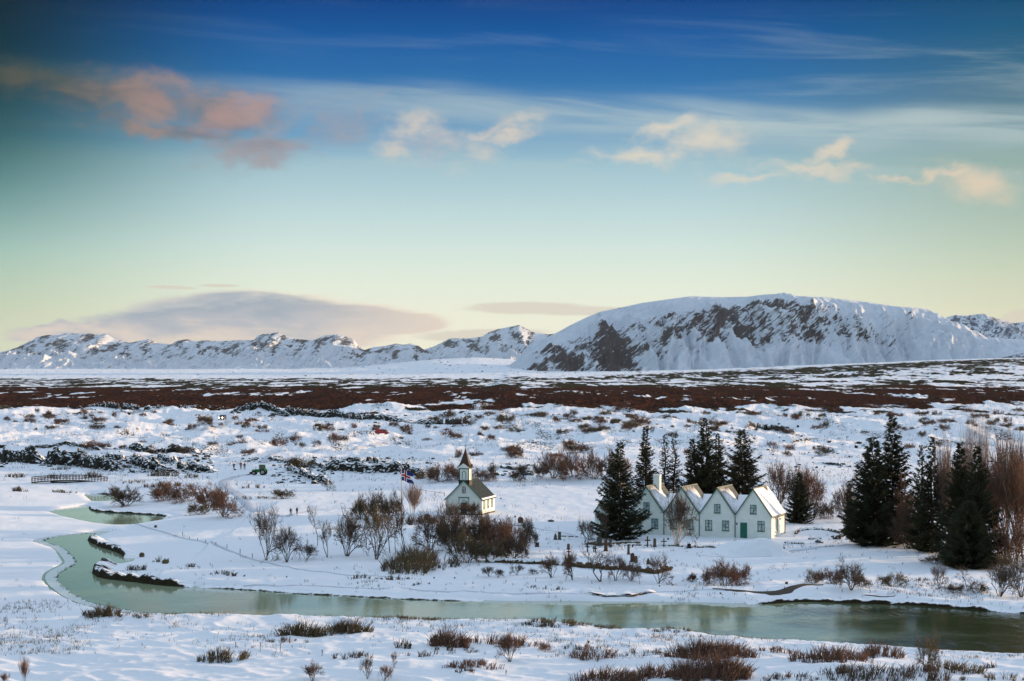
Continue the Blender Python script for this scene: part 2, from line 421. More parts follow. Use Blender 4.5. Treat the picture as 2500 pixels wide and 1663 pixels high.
# ------------------------------------------------------------------ ground mesh
def build_ground():
    d = np.concatenate([np.arange(780, 120, -1.45), np.arange(120, 20, -0.75)])
    ys = HC * FPX / d
    ys = np.concatenate([ys, np.geomspace(ys[-1] * 1.02, 18500, 42)])
    ys = np.concatenate([[60, 90, 120, 140], ys])
    nc = 1000
    u = np.linspace(-0.345, 0.345, nc)
    yy, uu = np.meshgrid(ys, u, indexing='ij')
    xx = uu * (yy + 40)
    z = height(xx, yy)
    GRID.update(ys=ys, z=z, umax=0.345)
    px = 1250 + FPX * xx / yy
    py = HY + FPX * (HC - z) / yy
    # vegetation density by place in the plain
    yv = yy
    nA = fbm(xx / 60, yy / 420, 4, 101); nB = fbm(xx / 160 + 7, yy / 900, 3, 111); nC = fbm(xx / 14, yy / 60, 4, 121)
    start = 1120 + 260 * nB + 220 * nA - 350 * sstep(xx / yy, .15, .27) * 0
    inn = sstep(yv, start, start + 60) * (1 - sstep(yv, 5050 + 500 * nA, 5500 + 500 * nA))
    veg = 0.06 + 0.40 * sstep(nC + .5 * nA, -.1, .5) * sstep(yv, 420, 620) + 0.03 * sstep(nC, 0, .4)
    redband = sstep(yv, start, start + 60) * (1 - sstep(yv, 2300 + 500 * nB, 2900 + 500 * nB))
    dens = 0.58 + 1.15 * nA + 0.36 * redband + .35 * nC - 0.12 * sstep(xx / yy, .02, .2) * sstep(yv, 2400, 3000) + .3 * nC
    veg = np.maximum(veg, inn * np.clip(dens, 0.15, 1.0))
    veg = np.maximum(veg, sstep(yv, 5000, 5200) * (0.28 + .3 * fbm(xx / 90, yy / 800, 3, 131)) * (1 - sstep(yv, 6500, 9000)) * sstep(xx / yy, -.1, .05))
    rfar = sstep(xx / yy, -.05, .10) * sstep(yv, 4300, 4700) * (1 - sstep(yv, 5500, 6500))
    veg = np.maximum(veg, rfar * (0.66 + .6 * nA + .3 * nC))
    edge = sstep(yv, 780, start) * (yv < start + 80)
    veg = np.maximum(veg, edge * sstep(fbm(xx / 22, yy / 60, 3, 151), .12, .3) * .8)
    # snow-free-ish cemetery / lawns stay clean
    tone = np.clip(redband * 1.1 - 0.25 + nA * .8 + .25 * (yv < 1100), 0, 1)
    # steep faces are bare lava
    gy, gx = np.gradient(z)
    dyy = np.gradient(yy, axis=0); dxx = np.gradient(xx, axis=1)
    sl = np.hypot(gy / np.maximum(dyy, .01), gx / np.maximum(dxx, .01))
    rock = sstep(sl + nC * .15, 0.55, 0.75) * (yy > 380) * (yy < 1500)
    sd = np.full(z.shape, 60.0); m = (yy < 520); sd[m] = water_sd(xx[m], yy[m])
    P = np.stack([xx, yy, z], -1)
    return grid_mesh('snow_ground', P, M_GROUND, dict(veg=veg, tone=tone, rock=rock), True, 'structure')
build_ground()

def make_water():
    m, t, b = new_mat('river_water')
    p = geo_pos(t)
    sw_ = t.node('ShaderNodeSeparateXYZ'); t.l.new(p, sw_.inputs[0])
    painted_refl = t.ss(t.m('ADD', sw_.outputs[0], t.m('MULTIPLY', t.m('SUBTRACT', t.noise(t.scale(p, (.03, .05, 1)), 1.0, 4, .6), .5), 90)), 46, 10)
    t.put(b.inputs['Base Color'], t.mix(painted_refl, (0.05, 0.065, 0.028), (0.32, 0.39, 0.25)))  # pale left, dark right: sky and tree reflections painted into the colour
    b.inputs['Roughness'].default_value = 0.06
    b.inputs['IOR'].default_value = 1.33
    b.inputs['Specular IOR Level'].default_value = 0.8
    w1 = t.noise(t.scale(p, (1.1, 0.42, 1)), 1.0, 6, 0.66, 0.4)
    w2 = t.noise(t.scale(p, (0.08, 0.05, 1)), 1.0, 3, 0.5)
    amp = t.m('MULTIPLY', t.ss(w2, 0.38, 0.62, 0.15, 1.0), t.m('MULTIPLY_ADD', painted_refl, -0.75, 1.0))
    bump(t, b, t.m('MULTIPLY', w1, amp), 0.55, 0.12)
    return m
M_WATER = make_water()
wz = 0.0
gx, gy_ = np.meshgrid(np.linspace(-150, 260, 60), np.linspace(150, 480, 60), indexing='xy')
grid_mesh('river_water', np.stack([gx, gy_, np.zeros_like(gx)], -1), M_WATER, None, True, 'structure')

# ------------------------------------------------------------------ mountains
def make_mtn_mat(name, rockc):
    m, t, b = new_mat(name)
    p = geo_pos(t)
    r = attr(t, 'rock')
    spm = t.node('ShaderNodeSeparateXYZ'); t.l.new(p, spm.inputs[0])
    shx = t.m('ADD', spm.outputs[0], t.m('MULTIPLY', spm.outputs[2], -1.1))
    n = t.noise(t.scale(t.comb(shx, spm.outputs[1], spm.outputs[2]), (0.060, 0.0070, 0.028)), 1.0, 9, 0.76, 0.7)
    n2 = t.noise(t.scale(p, (0.014, 0.004, 0.030)), 1.0, 5, 0.65)
    mask = t.ss(t.m('ADD', t.m('ADD', r, t.m('MULTIPLY', t.m('SUBTRACT', n, 0.5), 3.2)), t.m('MULTIPLY', t.m('SUBTRACT', n2, .5), 1.0)), 0.50, 0.66)
    rc = t.mix(n2, rockc, tuple(c * .6 for c in rockc))
    msnow = t.mix(t.ss(n, .3, .7), (0.62, 0.66, 0.72), (0.50, 0.54, 0.61))
    t.put(b.inputs['Base Color'], t.mix(mask, msnow, rc))
    b.inputs['Roughness'].default_value = 0.85
    b.inputs['Specular IOR Level'].default_value = 0.1
    h = t.noise(t.scale(p, (0.03, 0.014, 0.03)), 1.0, 7, 0.7)
    bump(t, b, t.m('ADD', h, t.m('MULTIPLY', mask, 0.1)), 0.5, 3.0)
    return m
def mountain(name, prof, D0, D1, zbase_f, rockf, amp, seed, rockc, ncol=900, nrow=150, cliff=True, back=700, spur=None):
    px = np.linspace(prof[0][0] * S2 if prof[0][0] >= 0 else prof[0][0], prof[-1][0] * S2, ncol)
    pr = np.array(prof, float) * S2
    yr = np.interp(px, pr[:, 0], pr[:, 1])
    kern = np.exp(-np.linspace(-2, 2, 7) ** 2); kern /= kern.sum()
    yr = np.convolve(np.pad(yr, 3, mode='edge'), kern, 'valid')
    v = np.concatenate([np.linspace(0, 1, nrow), np.linspace(1, 2, 20)[1:]])
    V, PX = np.meshgrid(v, px, indexing='ij')
    YR = np.broadcast_to(yr, V.shape)
    ux = (PX - 1250) / FPX
    Dr = D1 + 250 * fbm(px / 300, px * 0, 3, seed + 5)[None, :]
    D = D0 + (Dr - D0) * np.minimum(V, 1) + back * np.maximum(V - 1, 0)
    XX = ux * Dr        # columns are straight lines into the distance from the ridge's x
    zr = HC + (HY - YR) / FPX * Dr
    zb = zbase_f(PX)
    Vc = np.minimum(V, 1)
    if cliff:
        c0 = 0.40 + .10 * fbm(PX / 200, V * 2, 3, seed + 9)
        p = 0.42 * (Vc / c0) ** 1.5 * (Vc < c0) + (Vc >= c0) * (0.42 + 0.58 * (1 - (1 - np.clip((Vc - c0) / (1 - c0), 0, 1)) ** 2.1))
    else:
        p = Vc ** 0.95
    rd = ridged(XX / 330 + V * .7, D / 620 + V, 3, seed)
    rd2 = ridged(XX / 120, D / 260, 3, seed + 31)
    gul = ridged(XX / 95 + 0.6 * fbm(XX / 200, D / 300, 2, seed + 3), D / 1200, 3, seed + 61)
    fade = np.clip(Vc * 4, 0, 1) * np.clip((1 - Vc) * 2.2, 0, 1)
    z = zb + (zr - zb) * p + fade * amp * np.clip((zr - zb) / 260, .15, 1) * ((rd - .68) * .9 + (rd2 - .68) * .25 + (gul - .68) * .8)
    if spur is not None:
        xs, k, zt = spur
    z = np.where(V > 1, z - (V - 1) * (zr - zb) * 0.9, z)
    rock = rockf(PX, Vc, (rd, rd2, gul, XX, D))
    rock = np.where(V > 1, 0.1, rock)
    P = np.stack([XX * (1.0), D, z], -1)
    o = grid_mesh(name, P, make_mtn_mat(name + '_snow_rock', rockc), dict(rock=rock), True, 'structure')
    return o
right_prof = [(1060, 872), (1110, 862), (1160, 848), (1190, 828), (1206, 806), (1220, 792), (1234, 783), (1262, 775), (1285, 764), (1310, 750), (1345, 733), (1380, 718), (1420, 710), (1480, 697), (1530, 690), (1590, 682), (1660, 684), (1720, 683), (1760, 678), (1800, 676),
              (1850, 683), (1900, 684), (1950, 690), (2000, 696), (2060, 705), (2110, 709), (2135, 712), (2170, 732), (2210, 758), (2240, 774), (2300, 780), (2360, 783), (2500, 800), (2700, 830)]
left_prof = [(-140, 830), (-40, 816), (0, 811), (20, 806), (45, 798), (65, 788), (85, 776), (110, 771), (135, 772), (150, 766), (175, 768), (210, 768), (225, 772), (245, 768), (262, 780), (300, 789), (320, 785), (345, 780), (360, 789), (395, 793), (408, 784), (430, 781), (450, 786), (470, 783), (490, 785), (540, 784),
             (585, 783), (592, 773), (604, 769), (622, 768), (640, 765), (660, 774), (690, 781), (720, 784), (735, 778), (750, 772), (780, 770), (800, 776), (815, 782), (826, 797), (838, 806), (860, 799), (885, 797), (910, 791), (930, 794), (945, 790), (965, 797), (975, 805), (1000, 797), (1020, 787), (1035, 779), (1080, 779), (1110, 775), (1125, 765), (1145, 758), (1170, 753), (1195, 748), (1210, 756), (1225, 764),
             (1245, 767), (1262, 770), (1290, 766), (1340, 780), (1420, 830)]
far_prof = [(2120, 770), (2160, 742), (2180, 730), (2200, 725), (2225, 727), (2245, 724), (2262, 722), (2290, 732), (2330, 744), (2357, 742), (2420, 735), (2520, 745), (2620, 770)]
def rockR(PX, V, q):
    rd, rd2, gul, XX, D = q
    def w(c, s): return np.exp(-((PX - c) / s) ** 2)
    # the cliff belt sags lower at the left end of the mountain
    c = 0.62 - 0.34 * sstep(-PX, -1640, -1400) + .05 * np.sin(PX / 70)
    bandw = 0.20 + .12 * w(1400, 150)
    belt = np.exp(-((V - c) / bandw) ** 4)
    dens = 1.05 * w(1370, 105) + 1.1 * w(1530, 100) + 0.75 * w(1690, 60) + .9 * w(1770, 60) + 1.15 * w(1890, 90) + .45 * w(2060, 110) + .22
    top = .32 * (V > .85) * w(1500, 120)
    return np.clip(.92 * belt * dens * (0.50 + .9 * fbm(XX / 110, D / 200, 4, 77) + .35 * gul) + top - .02, 0, 1)
def rockL(PX, V, q):
    rd, rd2, gul, XX, D = q
    n = fbm(PX / 26, V * 5, 4, 17)
    return np.clip(.20 + .75 * sstep(V, .30, .85) * (.42 + n * 1.2) + .35 * n, 0, .85)
mountain('mountain_far', [(a, b) for a, b in far_prof], 9800, 11500, lambda p: 60 + 0 * p, lambda P, V, q: np.clip(.42 + .35 * q[1], 0, 1), 50, 200, (0.10, 0.12, 0.17), 300, 60, False, 900)
mountain('mountain_range', left_prof, 14300, 16300, lambda p: 26 + 0 * p, rockL, 65, 300, (0.08, 0.075, 0.085), 950, 84, False, 900)
mountain('mountain', right_prof, 6900, 7900, lambda p: 12 + 95 * sstep(p, 2100, 2450), rockR, 95, 400, (0.082, 0.066, 0.070), 850, 150, True, 700)
#OBJECTS#
# ================================================================== object helpers
USED = {}
def tag(o, label=None, cat=None, group=None, kind=None):
    if label: o['label'] = label
    if cat: o['category'] = cat
    if group: o['group'] = group
    if kind: o['kind'] = kind
    return o
def empty(name, loc, rz=0.0, s=1.0):
    o = bpy.data.objects.new(name, None); COL.objects.link(o)
    o.location = loc; o.rotation_euler = (0, 0, rz); o.scale = (s, s, s); o.empty_display_size = 0.3
    return o
def mesh_obj(name, me, parent=None):
    o = bpy.data.objects.new(name, me); COL.objects.link(o)
    if parent: o.parent = parent
    return o
def copy_tree(o, parent=None):
    c = o.copy(); COL.objects.link(c)
    if parent: c.parent = parent
    for ch in CHILD.get(o.name, []) if False else [x for x in o.children]: copy_tree(ch, c)
    return c
class MB:
    """collects faces into one mesh"""
    def __init__(self): self.v = []; self.f = []; self.mi = []
    def add(self, vs, fs, mi=0):
        n = len(self.v); self.v += [tuple(p) for p in vs]; self.f += [tuple(i + n for i in f) for f in fs]; self.mi += [mi] * len(fs); return self
    def box(self, x0, x1, y0, y1, z0, z1, mi=0):
        return self.add([(x0, y0, z0), (x1, y0, z0), (x1, y1, z0), (x0, y1, z0), (x0, y0, z1), (x1, y0, z1), (x1, y1, z1), (x0, y1, z1)],
                        [(3, 2, 1, 0), (4, 5, 6, 7), (0, 1, 5, 4), (1, 2, 6, 5), (2, 3, 7, 6), (3, 0, 4, 7)], mi)
    def prism(self, poly, y0, y1, mi=0):
        """poly in (x, z), extruded along y; counter-clockwise seen from -y"""
        n = len(poly)
        vs = [(a, y0, b) for a, b in poly] + [(a, y1, b) for a, b in poly]
        fs = [tuple(range(n)), tuple(range(2 * n - 1, n - 1, -1))] + [((i + 1) % n, i, n + i, n + (i + 1) % n) for i in range(n)]
        return self.add(vs, fs, mi)
    def prismx(self, poly, x0, x1, mi=0):
        n = len(poly)
        vs = [(x0, a, b) for a, b in poly] + [(x1, a, b) for a, b in poly]
        fs = [tuple(range(n - 1, -1, -1)), tuple(range(n, 2 * n))] + [(i, (i + 1) % n, n + (i + 1) % n, n + i) for i in range(n)]
        return self.add(vs, fs, mi)
    def tube(self, pts, r, seg=6, mi=0, cap=True):
        pts = [Vector(p) for p in pts]
        rs = r if isinstance(r, (list, tuple)) else [r] * len(pts)
        rings = []
        for i, p in enumerate(pts):
            d = (pts[min(i + 1, len(pts) - 1)] - pts[max(i - 1, 0)]).normalized()
            a = d.orthogonal().normalized(); b = d.cross(a)
            rings += [tuple(p + (a * math.cos(k * 2 * math.pi / seg) + b * math.sin(k * 2 * math.pi / seg)) * rs[i]) for k in range(seg)]
        fs = []
        for i in range(len(pts) - 1):
            for k in range(seg):
                fs.append((i * seg + k, i * seg + (k + 1) % seg, (i + 1) * seg + (k + 1) % seg, (i + 1) * seg + k))
        if cap:
            fs.append(tuple(range(seg - 1, -1, -1))); fs.append(tuple(range((len(pts) - 1) * seg, len(pts) * seg)))
        return self.add(rings, fs, mi)
    def lathe(self, prof, seg=12, cx=0, cy=0, mi=0):
        vs = []
        for r, z in prof: vs += [(cx + r * math.cos(k * 2 * math.pi / seg), cy + r * math.sin(k * 2 * math.pi / seg), z) for k in range(seg)]
        fs = [(i * seg + k, i * seg + (k + 1) % seg, (i + 1) * seg + (k + 1) % seg, (i + 1) * seg + k) for i in range(len(prof) - 1) for k in range(seg)]
        fs.append(tuple(range(seg - 1, -1, -1))); fs.append(tuple(range((len(prof) - 1) * seg, len(prof) * seg)))
        return self.add(vs, fs, mi)
    def ell(self, c, r, seg=10, rings=6, mi=0, jit=0, rnd=None):
        vs = [(c[0], c[1], c[2] - r[2])]
        for i in range(1, rings):
            t = math.pi * i / rings
            for k in range(seg):
                a = k * 2 * math.pi / seg; q = 1 + (rnd.uniform(-jit, jit) if jit else 0)
                vs.append((c[0] + r[0] * q * math.sin(t) * math.cos(a), c[1] + r[1] * q * math.sin(t) * math.sin(a), c[2] - r[2] * q * math.cos(t)))
        vs.append((c[0], c[1], c[2] + r[2])); L = len(vs) - 1
        fs = [(0, 1 + (k + 1) % seg, 1 + k) for k in range(seg)]
        for i in range(rings - 2):
            for k in range(seg): fs.append((1 + i * seg + k, 1 + i * seg + (k + 1) % seg, 1 + (i + 1) * seg + (k + 1) % seg, 1 + (i + 1) * seg + k))
        b = 1 + (rings - 2) * seg
        fs += [(b + k, b + (k + 1) % seg, L) for k in range(seg)]
        return self.add(vs, fs, mi)
    def mesh(self, name, mats, smooth=False):
        me = bpy.data.meshes.new(name); me.from_pydata(self.v, [], self.f)
        for m in (mats if isinstance(mats, (list, tuple)) else [mats]): me.materials.append(m)
        if any(self.mi): me.polygons.foreach_set('material_index', self.mi)
        if smooth: me.polygons.foreach_set('use_smooth', [True] * len(self.f))
        me.update(); return me
    def build(self, name, mats, parent=None, smooth=False):
        return mesh_obj(name, self.mesh(name, mats, smooth), parent)

def simple(name, col, rough=0.7, var=0.25, sc=3.0, spec=0.3, metal=0.0, bmp=0.0, emit=None):
    m, t, b = new_mat(name)
    p = t.node('ShaderNodeTexCoord').outputs['Object']
    n = t.noise(p, sc, 4, 0.6)
    c2 = tuple(min(1, c * (1 - var)) for c in col); c1 = tuple(min(1, c * (1 + var * .6)) for c in col)
    t.put(b.inputs['Base Color'], t.mix(n, c2, c1))
    b.inputs['Roughness'].default_value = rough; b.inputs['Specular IOR Level'].default_value = spec; b.inputs['Metallic'].default_value = metal
    if bmp: bump(t, b, t.noise(p, sc * 4, 4, .6), bmp, 0.03)
    if emit: b.inputs['Emission Color'].default_value = (*emit[0], 1); b.inputs['Emission Strength'].default_value = emit[1]
    return m
MT = {}
MT['white'] = simple('whitewashed_plaster', (0.73, 0.79, 0.74), 0.8, 0.22, 0.9, bmp=0.25)
MT['green'] = simple('green_paint', (0.016, 0.135, 0.095), 0.5, 0.3, 6)
MT['glass'] = simple('window_glass', (0.10, 0.13, 0.15), 0.12, 0.5, 2, spec=0.8)
MT['curtain'] = simple('net_curtain', (0.42, 0.47, 0.52), 0.9, 0.3, 9)
MT['rust'] = simple('corrugated_iron', (0.20, 0.20, 0.16), 0.6, 0.45, 1.2)
MT['irongrey'] = simple('grey_green_iron', (0.085, 0.09, 0.075), 0.55, 0.35, 1.4)
MT['snow'] = simple('snow', SNOW, 0.75, 0.05, 1.0)
MT['dark'] = simple('dark_painted_wood', (0.028, 0.022, 0.017), 0.7, 0.4, 5)
MT['brown'] = simple('brown_wood', (0.05, 0.025, 0.016), 0.6, 0.3, 5)
MT['redbrown'] = simple('red_brown_frame', (0.16, 0.05, 0.03), 0.6, 0.3, 5)
MT['black'] = simple('black_iron', (0.012, 0.012, 0.012), 0.6, 0.3, 5)
MT['stone'] = simple('weathered_stone', (0.10, 0.09, 0.07), 0.9, 0.5, 4, bmp=.4)
MT['stonebrown'] = simple('brown_stone', (0.10, 0.055, 0.035), 0.9, 0.5, 4, bmp=.4)
MT['turf'] = simple('turf_and_stone', (0.12, 0.085, 0.042), 0.95, 0.6, 1.5, bmp=.5)
MT['whitepaint'] = simple('white_paint', (0.8, 0.8, 0.78), 0.5, 0.08, 5)
MT['pole'] = simple('pale_pole', (0.62, 0.56, 0.50), 0.5, 0.1, 5)
MT['wood'] = simple('weathered_timber', (0.035, 0.03, 0.024), 0.8, 0.4, 5)
MT['earth'] = simple('dark_earth', (0.020, 0.016, 0.010), 0.95, 0.6, 1.5, bmp=.6)
MT['bark'] = simple('bark', (0.060, 0.045, 0.030), 0.9, 0.5, 3, bmp=.4)
MT['birchbark'] = simple('pale_birch_bark', (0.42, 0.32, 0.25), 0.85, 0.6, 2.5, bmp=.3)
MT['twig'] = simple('brown_twigs', (0.092, 0.064, 0.044), 0.9, 0.4, 1.0)
MT['twigred'] = simple('red_brown_twigs', (0.155, 0.082, 0.054), 0.9, 0.4, 0.8)
MT['twigpale'] = simple('pale_pink_twigs', (0.20, 0.135, 0.105), 0.9, 0.4, 0.8)
MT['twigdry'] = simple('olive_dry_stems', (0.115, 0.083, 0.042), 0.9, 0.5, 0.8)
MT['spruce'] = simple('spruce_needles', (0.036, 0.038, 0.016), 0.85, 0.55, 0.9)
MT['spruceb'] = simple('brownish_spruce_needles', (0.042, 0.036, 0.016), 0.85, 0.55, 0.9)

# ================================================================== lava scarps
def make_rock_snow():
    m, t, b = new_mat('lava_and_snow')
    g = t.node('ShaderNodeNewGeometry'); p = g.outputs['Position']
    sp = t.node('ShaderNodeSeparateXYZ'); t.l.new(g.outputs['Normal'], sp.inputs[0])
    n = t.noise(p, 1.1, 5, 0.7)
    n3 = t.noise(p, 0.25, 3, 0.6)
    f = t.m('ADD', sp.outputs[2], t.m('ADD', t.m('MULTIPLY', t.m('SUBTRACT', n, 0.5), 0.9), t.m('MULTIPLY', t.m('SUBTRACT', n3, 0.5), 0.5)))
    mask = t.ss(f, 0.56, 0.68)
    rc = t.mix(t.noise(p, 0.6, 4), (0.012, 0.012, 0.012), (0.045, 0.042, 0.030))
    t.put(b.inputs['Base Color'], t.mix(mask, rc, SNOW)); b.inputs['Roughness'].default_value = 0.9
    b.inputs['Specular IOR Level'].default_value = 0.15
    bump(t, b, t.noise(p, 1.6, 6, .7), .6, .25)
    return m
MT['lava'] = make_rock_snow()
def scarp(pts, hgt, depth=9.0, seed=1, rough=1.0, lean=0.35, cs=0.3, gap=0.25):
    """an uneven lava wall along the foot line pts (photograph pixels)"""
    F = np.array([tuple(G(*p)) for p in pts])[:, :2]
    seg = np.hypot(*np.diff(F, axis=0).T); L = np.concatenate([[0], np.cumsum(seg)])
    n = max(20, int(L[-1] / cs)); s = np.linspace(0, L[-1], n)
    fx = np.interp(s, L, F[:, 0]); fy = np.interp(s, L, F[:, 1])
    fy = fy + fbm(s / 9, s * 0, 3, seed) * 2.5
    top = hgt * np.clip(.92 + fbm(s / 9, s * 0 + 5, 4, seed + 2) * .75 + (vnoise(s / 2.0, s * 0, seed + 4) * .14), .2, 1.5)
    ends = np.clip(np.minimum(s, L[-1] - s) / (L[-1] * .12), 0, 1) ** .7
    gp = sstep(fbm(s / 14, s * 0 + 9, 2, seed + 8), -gap - .12, -gap)
    top = top * ends * (.1 + .9 * gp)
    w = np.array([-1.6, -.8, -.3, -.1, .0, .08, .18, .3, .42, .55, .7, .85, 1.0, 1.3, 1.8, 2.6, 3.6, 5, 7, depth])
    prof = np.array([-.5, -.25, -.05, .05, .18, .34, .5, .62, .72, .82, .9, .97, 1.0, 1.02, 1.0, .92, .8, .55, .2, -.3])
    S_, Wd = np.meshgrid(s, w, indexing='xy')
    jag = vnoise(S_ / 1.1, np.arange(len(w))[:, None] / 2.5 + 0 * S_, seed + 12) + .6 * vnoise(S_ / .5, np.arange(len(w))[:, None] / 1.2 + 0 * S_, seed + 13)
    xx = fx[None, :] + .35 * rough * vnoise(S_ / 1.3, Wd, seed + 15)
    yy = fy[None, :] + Wd * np.where((Wd > 0) & (Wd <= 1), lean * hgt, 1) + np.where((Wd >= -.3) & (Wd <= 1.0), jag * .55 * rough, 0) * min(1, hgt / 2.5)
    base = height_fast(np.broadcast_to(fx, xx.shape).copy(), np.broadcast_to(fy, xx.shape).copy())
    gnd = height_fast(xx, yy)
    zz = np.where(Wd < 0, gnd, base * .5 + gnd * .5) + np.where(prof[:, None] > 0, top[None, :] * prof[:, None], prof[:, None] * .8) + np.where((prof[:, None] > .1), vnoise(S_ / 1.6, Wd * 1.5, seed + 20) * .16 * hgt, 0)
    return grid_mesh('lava_scarp', np.stack([xx, yy, zz], -1), MT['lava'], None, False, 'structure')
scarp([(-20, 1128), (60, 1131), (118, 1132)], 3.6, seed=1, gap=.6)
scarp([(105, 1134), (140, 1137), (180, 1138), (215, 1141)], 4.2, seed=2, gap=.6)
scarp([(185, 1140), (230, 1146), (275, 1150), (300, 1149)], 3.2, seed=3, gap=.5)
scarp([(60, 1093), (180, 1096), (250, 1102)], 1.1, seed=4, gap=.1)
scarp([(312, 1092), (370, 1096), (430, 1104), (482, 1110)], 2.1, seed=5, gap=.5)
scarp([(255, 1118), (300, 1127), (345, 1133)], 1.7, seed=6, gap=.1)
scarp([(318, 1128), (350, 1146), (385, 1153), (440, 1156)], 2.6, seed=7, gap=.25, rough=1.6)
scarp([(335, 1112), (385, 1122), (430, 1133)], 1.9, seed=8, gap=.1, rough=1.5)
scarp([(430, 1145), (480, 1152), (520, 1153)], 2.0, seed=9, gap=.2, rough=1.5)
scarp([(640, 1120), (670, 1125), (700, 1130), (740, 1132)], .8, seed=10, gap=.1)
scarp([(700, 1146), (735, 1160), (760, 1172), (800, 1182)], 1.6, seed=12, gap=.1, rough=1.5)
scarp([(690, 1128), (760, 1136), (800, 1150)], 1.2, seed=13, gap=.0, rough=1.5)
scarp([(695, 1012), (740, 1017), (800, 1020), (860, 1022)], 3.4, seed=14, cs=.5, gap=.6)
scarp([(850, 1022), (920, 1026), (1010, 1034)], 2.6, seed=15, cs=.5, gap=.3)
scarp([(1000, 1034), (1060, 1038), (1150, 1036)], 2.6, seed=16, cs=.5, gap=.2)
scarp([(560, 1009), (640, 1013), (700, 1011)], 3.6, seed=17, cs=.5, gap=.2)
scarp([(215, 995), (300, 1001), (380, 1006), (480, 1008)], 3.4, seed=18, cs=.5, gap=.1)
scarp([(790, 1148), (850, 1152), (920, 1154), (985, 1153)], 2.4, seed=19, gap=.4)
scarp([(985, 1150), (1010, 1160), (1040, 1166)], 1.8, seed=20, gap=.3, rough=1.4)
scarp([(820, 1130), (880, 1128), (930, 1134)], 1.3, seed=21, gap=.0)
scarp([(1820, 1048), (1870, 1050), (1925, 1053)], 2.2, seed=22, cs=.4, gap=.3)
scarp([(1220, 1143), (1262, 1150)], .9, seed=23)
scarp([(1255, 1162), (1302, 1164)], 1.0, seed=24)
scarp([(1930, 1077), (2000, 1083)], .8, seed=25, gap=0)
scarp([(2010, 1132), (2060, 1140)], .6, seed=26)

# loose lava rubble: nobody could count it
def rubble():
    rnd = random.Random(5); mb = MB()
    spots = [((320, 520), (1108, 1156), 300), ((240, 330), (1115, 1155), 110), ((670, 800), (1118, 1182), 150), ((590, 680), (1112, 1128), 40), ((780, 1060), (1118, 1160), 110), ((0, 300), (1085, 1142), 120),
             ((1200, 1320), (1130, 1165), 30), ((640, 1150), (1000, 1040), 90), ((1750, 2100), (1035, 1150), 60), ((100, 600), (990, 1012), 60)]
    for (a, b), (c, d), n in spots:
        for _ in range(n):
            px = rnd.uniform(a, b); py = rnd.uniform(c, d); g = G(px, py)
            s = rnd.uniform(.15, .55) * (1.6 if rnd.random() < .12 else 1) * (g.y / 500) ** .5
            mb.ell((g.x, g.y, g.z + s * .1), (s * rnd.uniform(.8, 1.6), s, s * rnd.uniform(.5, 1.1)), 6, 4, 0, .28, rnd)
    o = mb.build('lava_rubble', MT['lava']); tag(o, 'black lava stones half buried in snow over the rough ground', 'rocks', kind='stuff')
rubble()

# ================================================================== river banks, ice edge
def bank_strip(name, poly_i, test, hgt, mat, seed, proud=0.12):
    P = WPOLY[poly_i]; n = len(P); runs = []; cur = []
    order = list(range(n)) + [0]
    for i in order:
        x, y = P[i]; px = 1250 + FPX * x / y; py = HY + FPX * HC / y
        if test(px / S2, py / S2): cur.append(i)
        else:
            if len(cur) > 2: runs.append(cur)
            cur = []
    if len(cur) > 2: runs.append(cur)
    for run in runs:
        Q = P[run]; seg = np.hypot(*np.diff(Q, axis=0).T); L = np.concatenate([[0], np.cumsum(seg)])
        m = max(12, int(L[-1] / .22)); s = np.linspace(0, L[-1], m)
        qx = np.interp(s, L, Q[:, 0]); qy = np.interp(s, L, Q[:, 1])
        tx = np.gradient(qx); ty = np.gradient(qy); ln = np.hypot(tx, ty) + 1e-9
        nx, ny = ty / ln, -tx / ln
        tst = water_sd(qx + nx * .5, qy + ny * .5)
        sg = np.where(np.median(tst) > 0, 1, -1); nx, ny = nx * sg, ny * sg
        wob = fbm(s / 3.0, s * 0, 4, seed) * .5 + vnoise(s / .6, s * 0, seed + 1) * .12
        end = np.clip(np.minimum(s, L[-1] - s) / 3.0, 0, 1)
        h = hgt * end * np.clip(1 + fbm(s / 2.2, s * 0 + 3, 4, seed + 2) * 1.1, .25, 1.8)
        offs = np.array([-.30, -.22, -.10, .0, .10, .25, .6, 1.2, 2.2]); fr = np.array([-.9, -.15, .35, .75, .95, 1.05, 1.0, .8, .2])
        xx = qx[None] + nx[None] * (offs[:, None] - proud + wob[None] * .5); yy = qy[None] + ny[None] * (offs[:, None] - proud + wob[None] * .5)
        gnd = height_fast(xx, yy)
        zz = np.where(fr[:, None] < 0, fr[:, None] * .3, fr[:, None] * h[None])
        zz = np.where(offs[:, None] > .5, np.maximum(zz, np.where(offs[:, None] > 1.8, gnd - .1, gnd + .02)), zz)
        zz = zz + np.where(fr[:, None] > 0, vnoise(s[None] / .5 + 0 * zz, offs[:, None] * 3 + 0 * zz, seed + 7) * .06, 0)
        PP = np.stack([xx, yy, zz], -1)
        if sg > 0: PP = PP[:, ::-1]
        grid_mesh(name, PP, mat, None, False, 'structure')
def make_bank():
    m, t, b = new_mat('bank_earth_and_snow')
    g = t.node('ShaderNodeNewGeometry'); p = g.outputs['Position']
    sp = t.node('ShaderNodeSeparateXYZ'); t.l.new(g.outputs['Normal'], sp.inputs[0])
    f = t.m('ADD', t.m('ABSOLUTE', sp.outputs[2]), t.m('MULTIPLY', t.m('SUBTRACT', t.noise(p, 2.5, 4, .7), 0.5), 0.5))
    rc = t.mix(t.noise(p, 1.5, 4), (0.010, 0.008, 0.006), (0.05, 0.036, 0.018))
    t.put(b.inputs['Base Color'], t.mix(t.ss(f, .78, .88), rc, SNOW)); b.inputs['Roughness'].default_value = .9
    b.inputs['Specular IOR Level'].default_value = .1
    return m
MT['bank'] = make_bank()
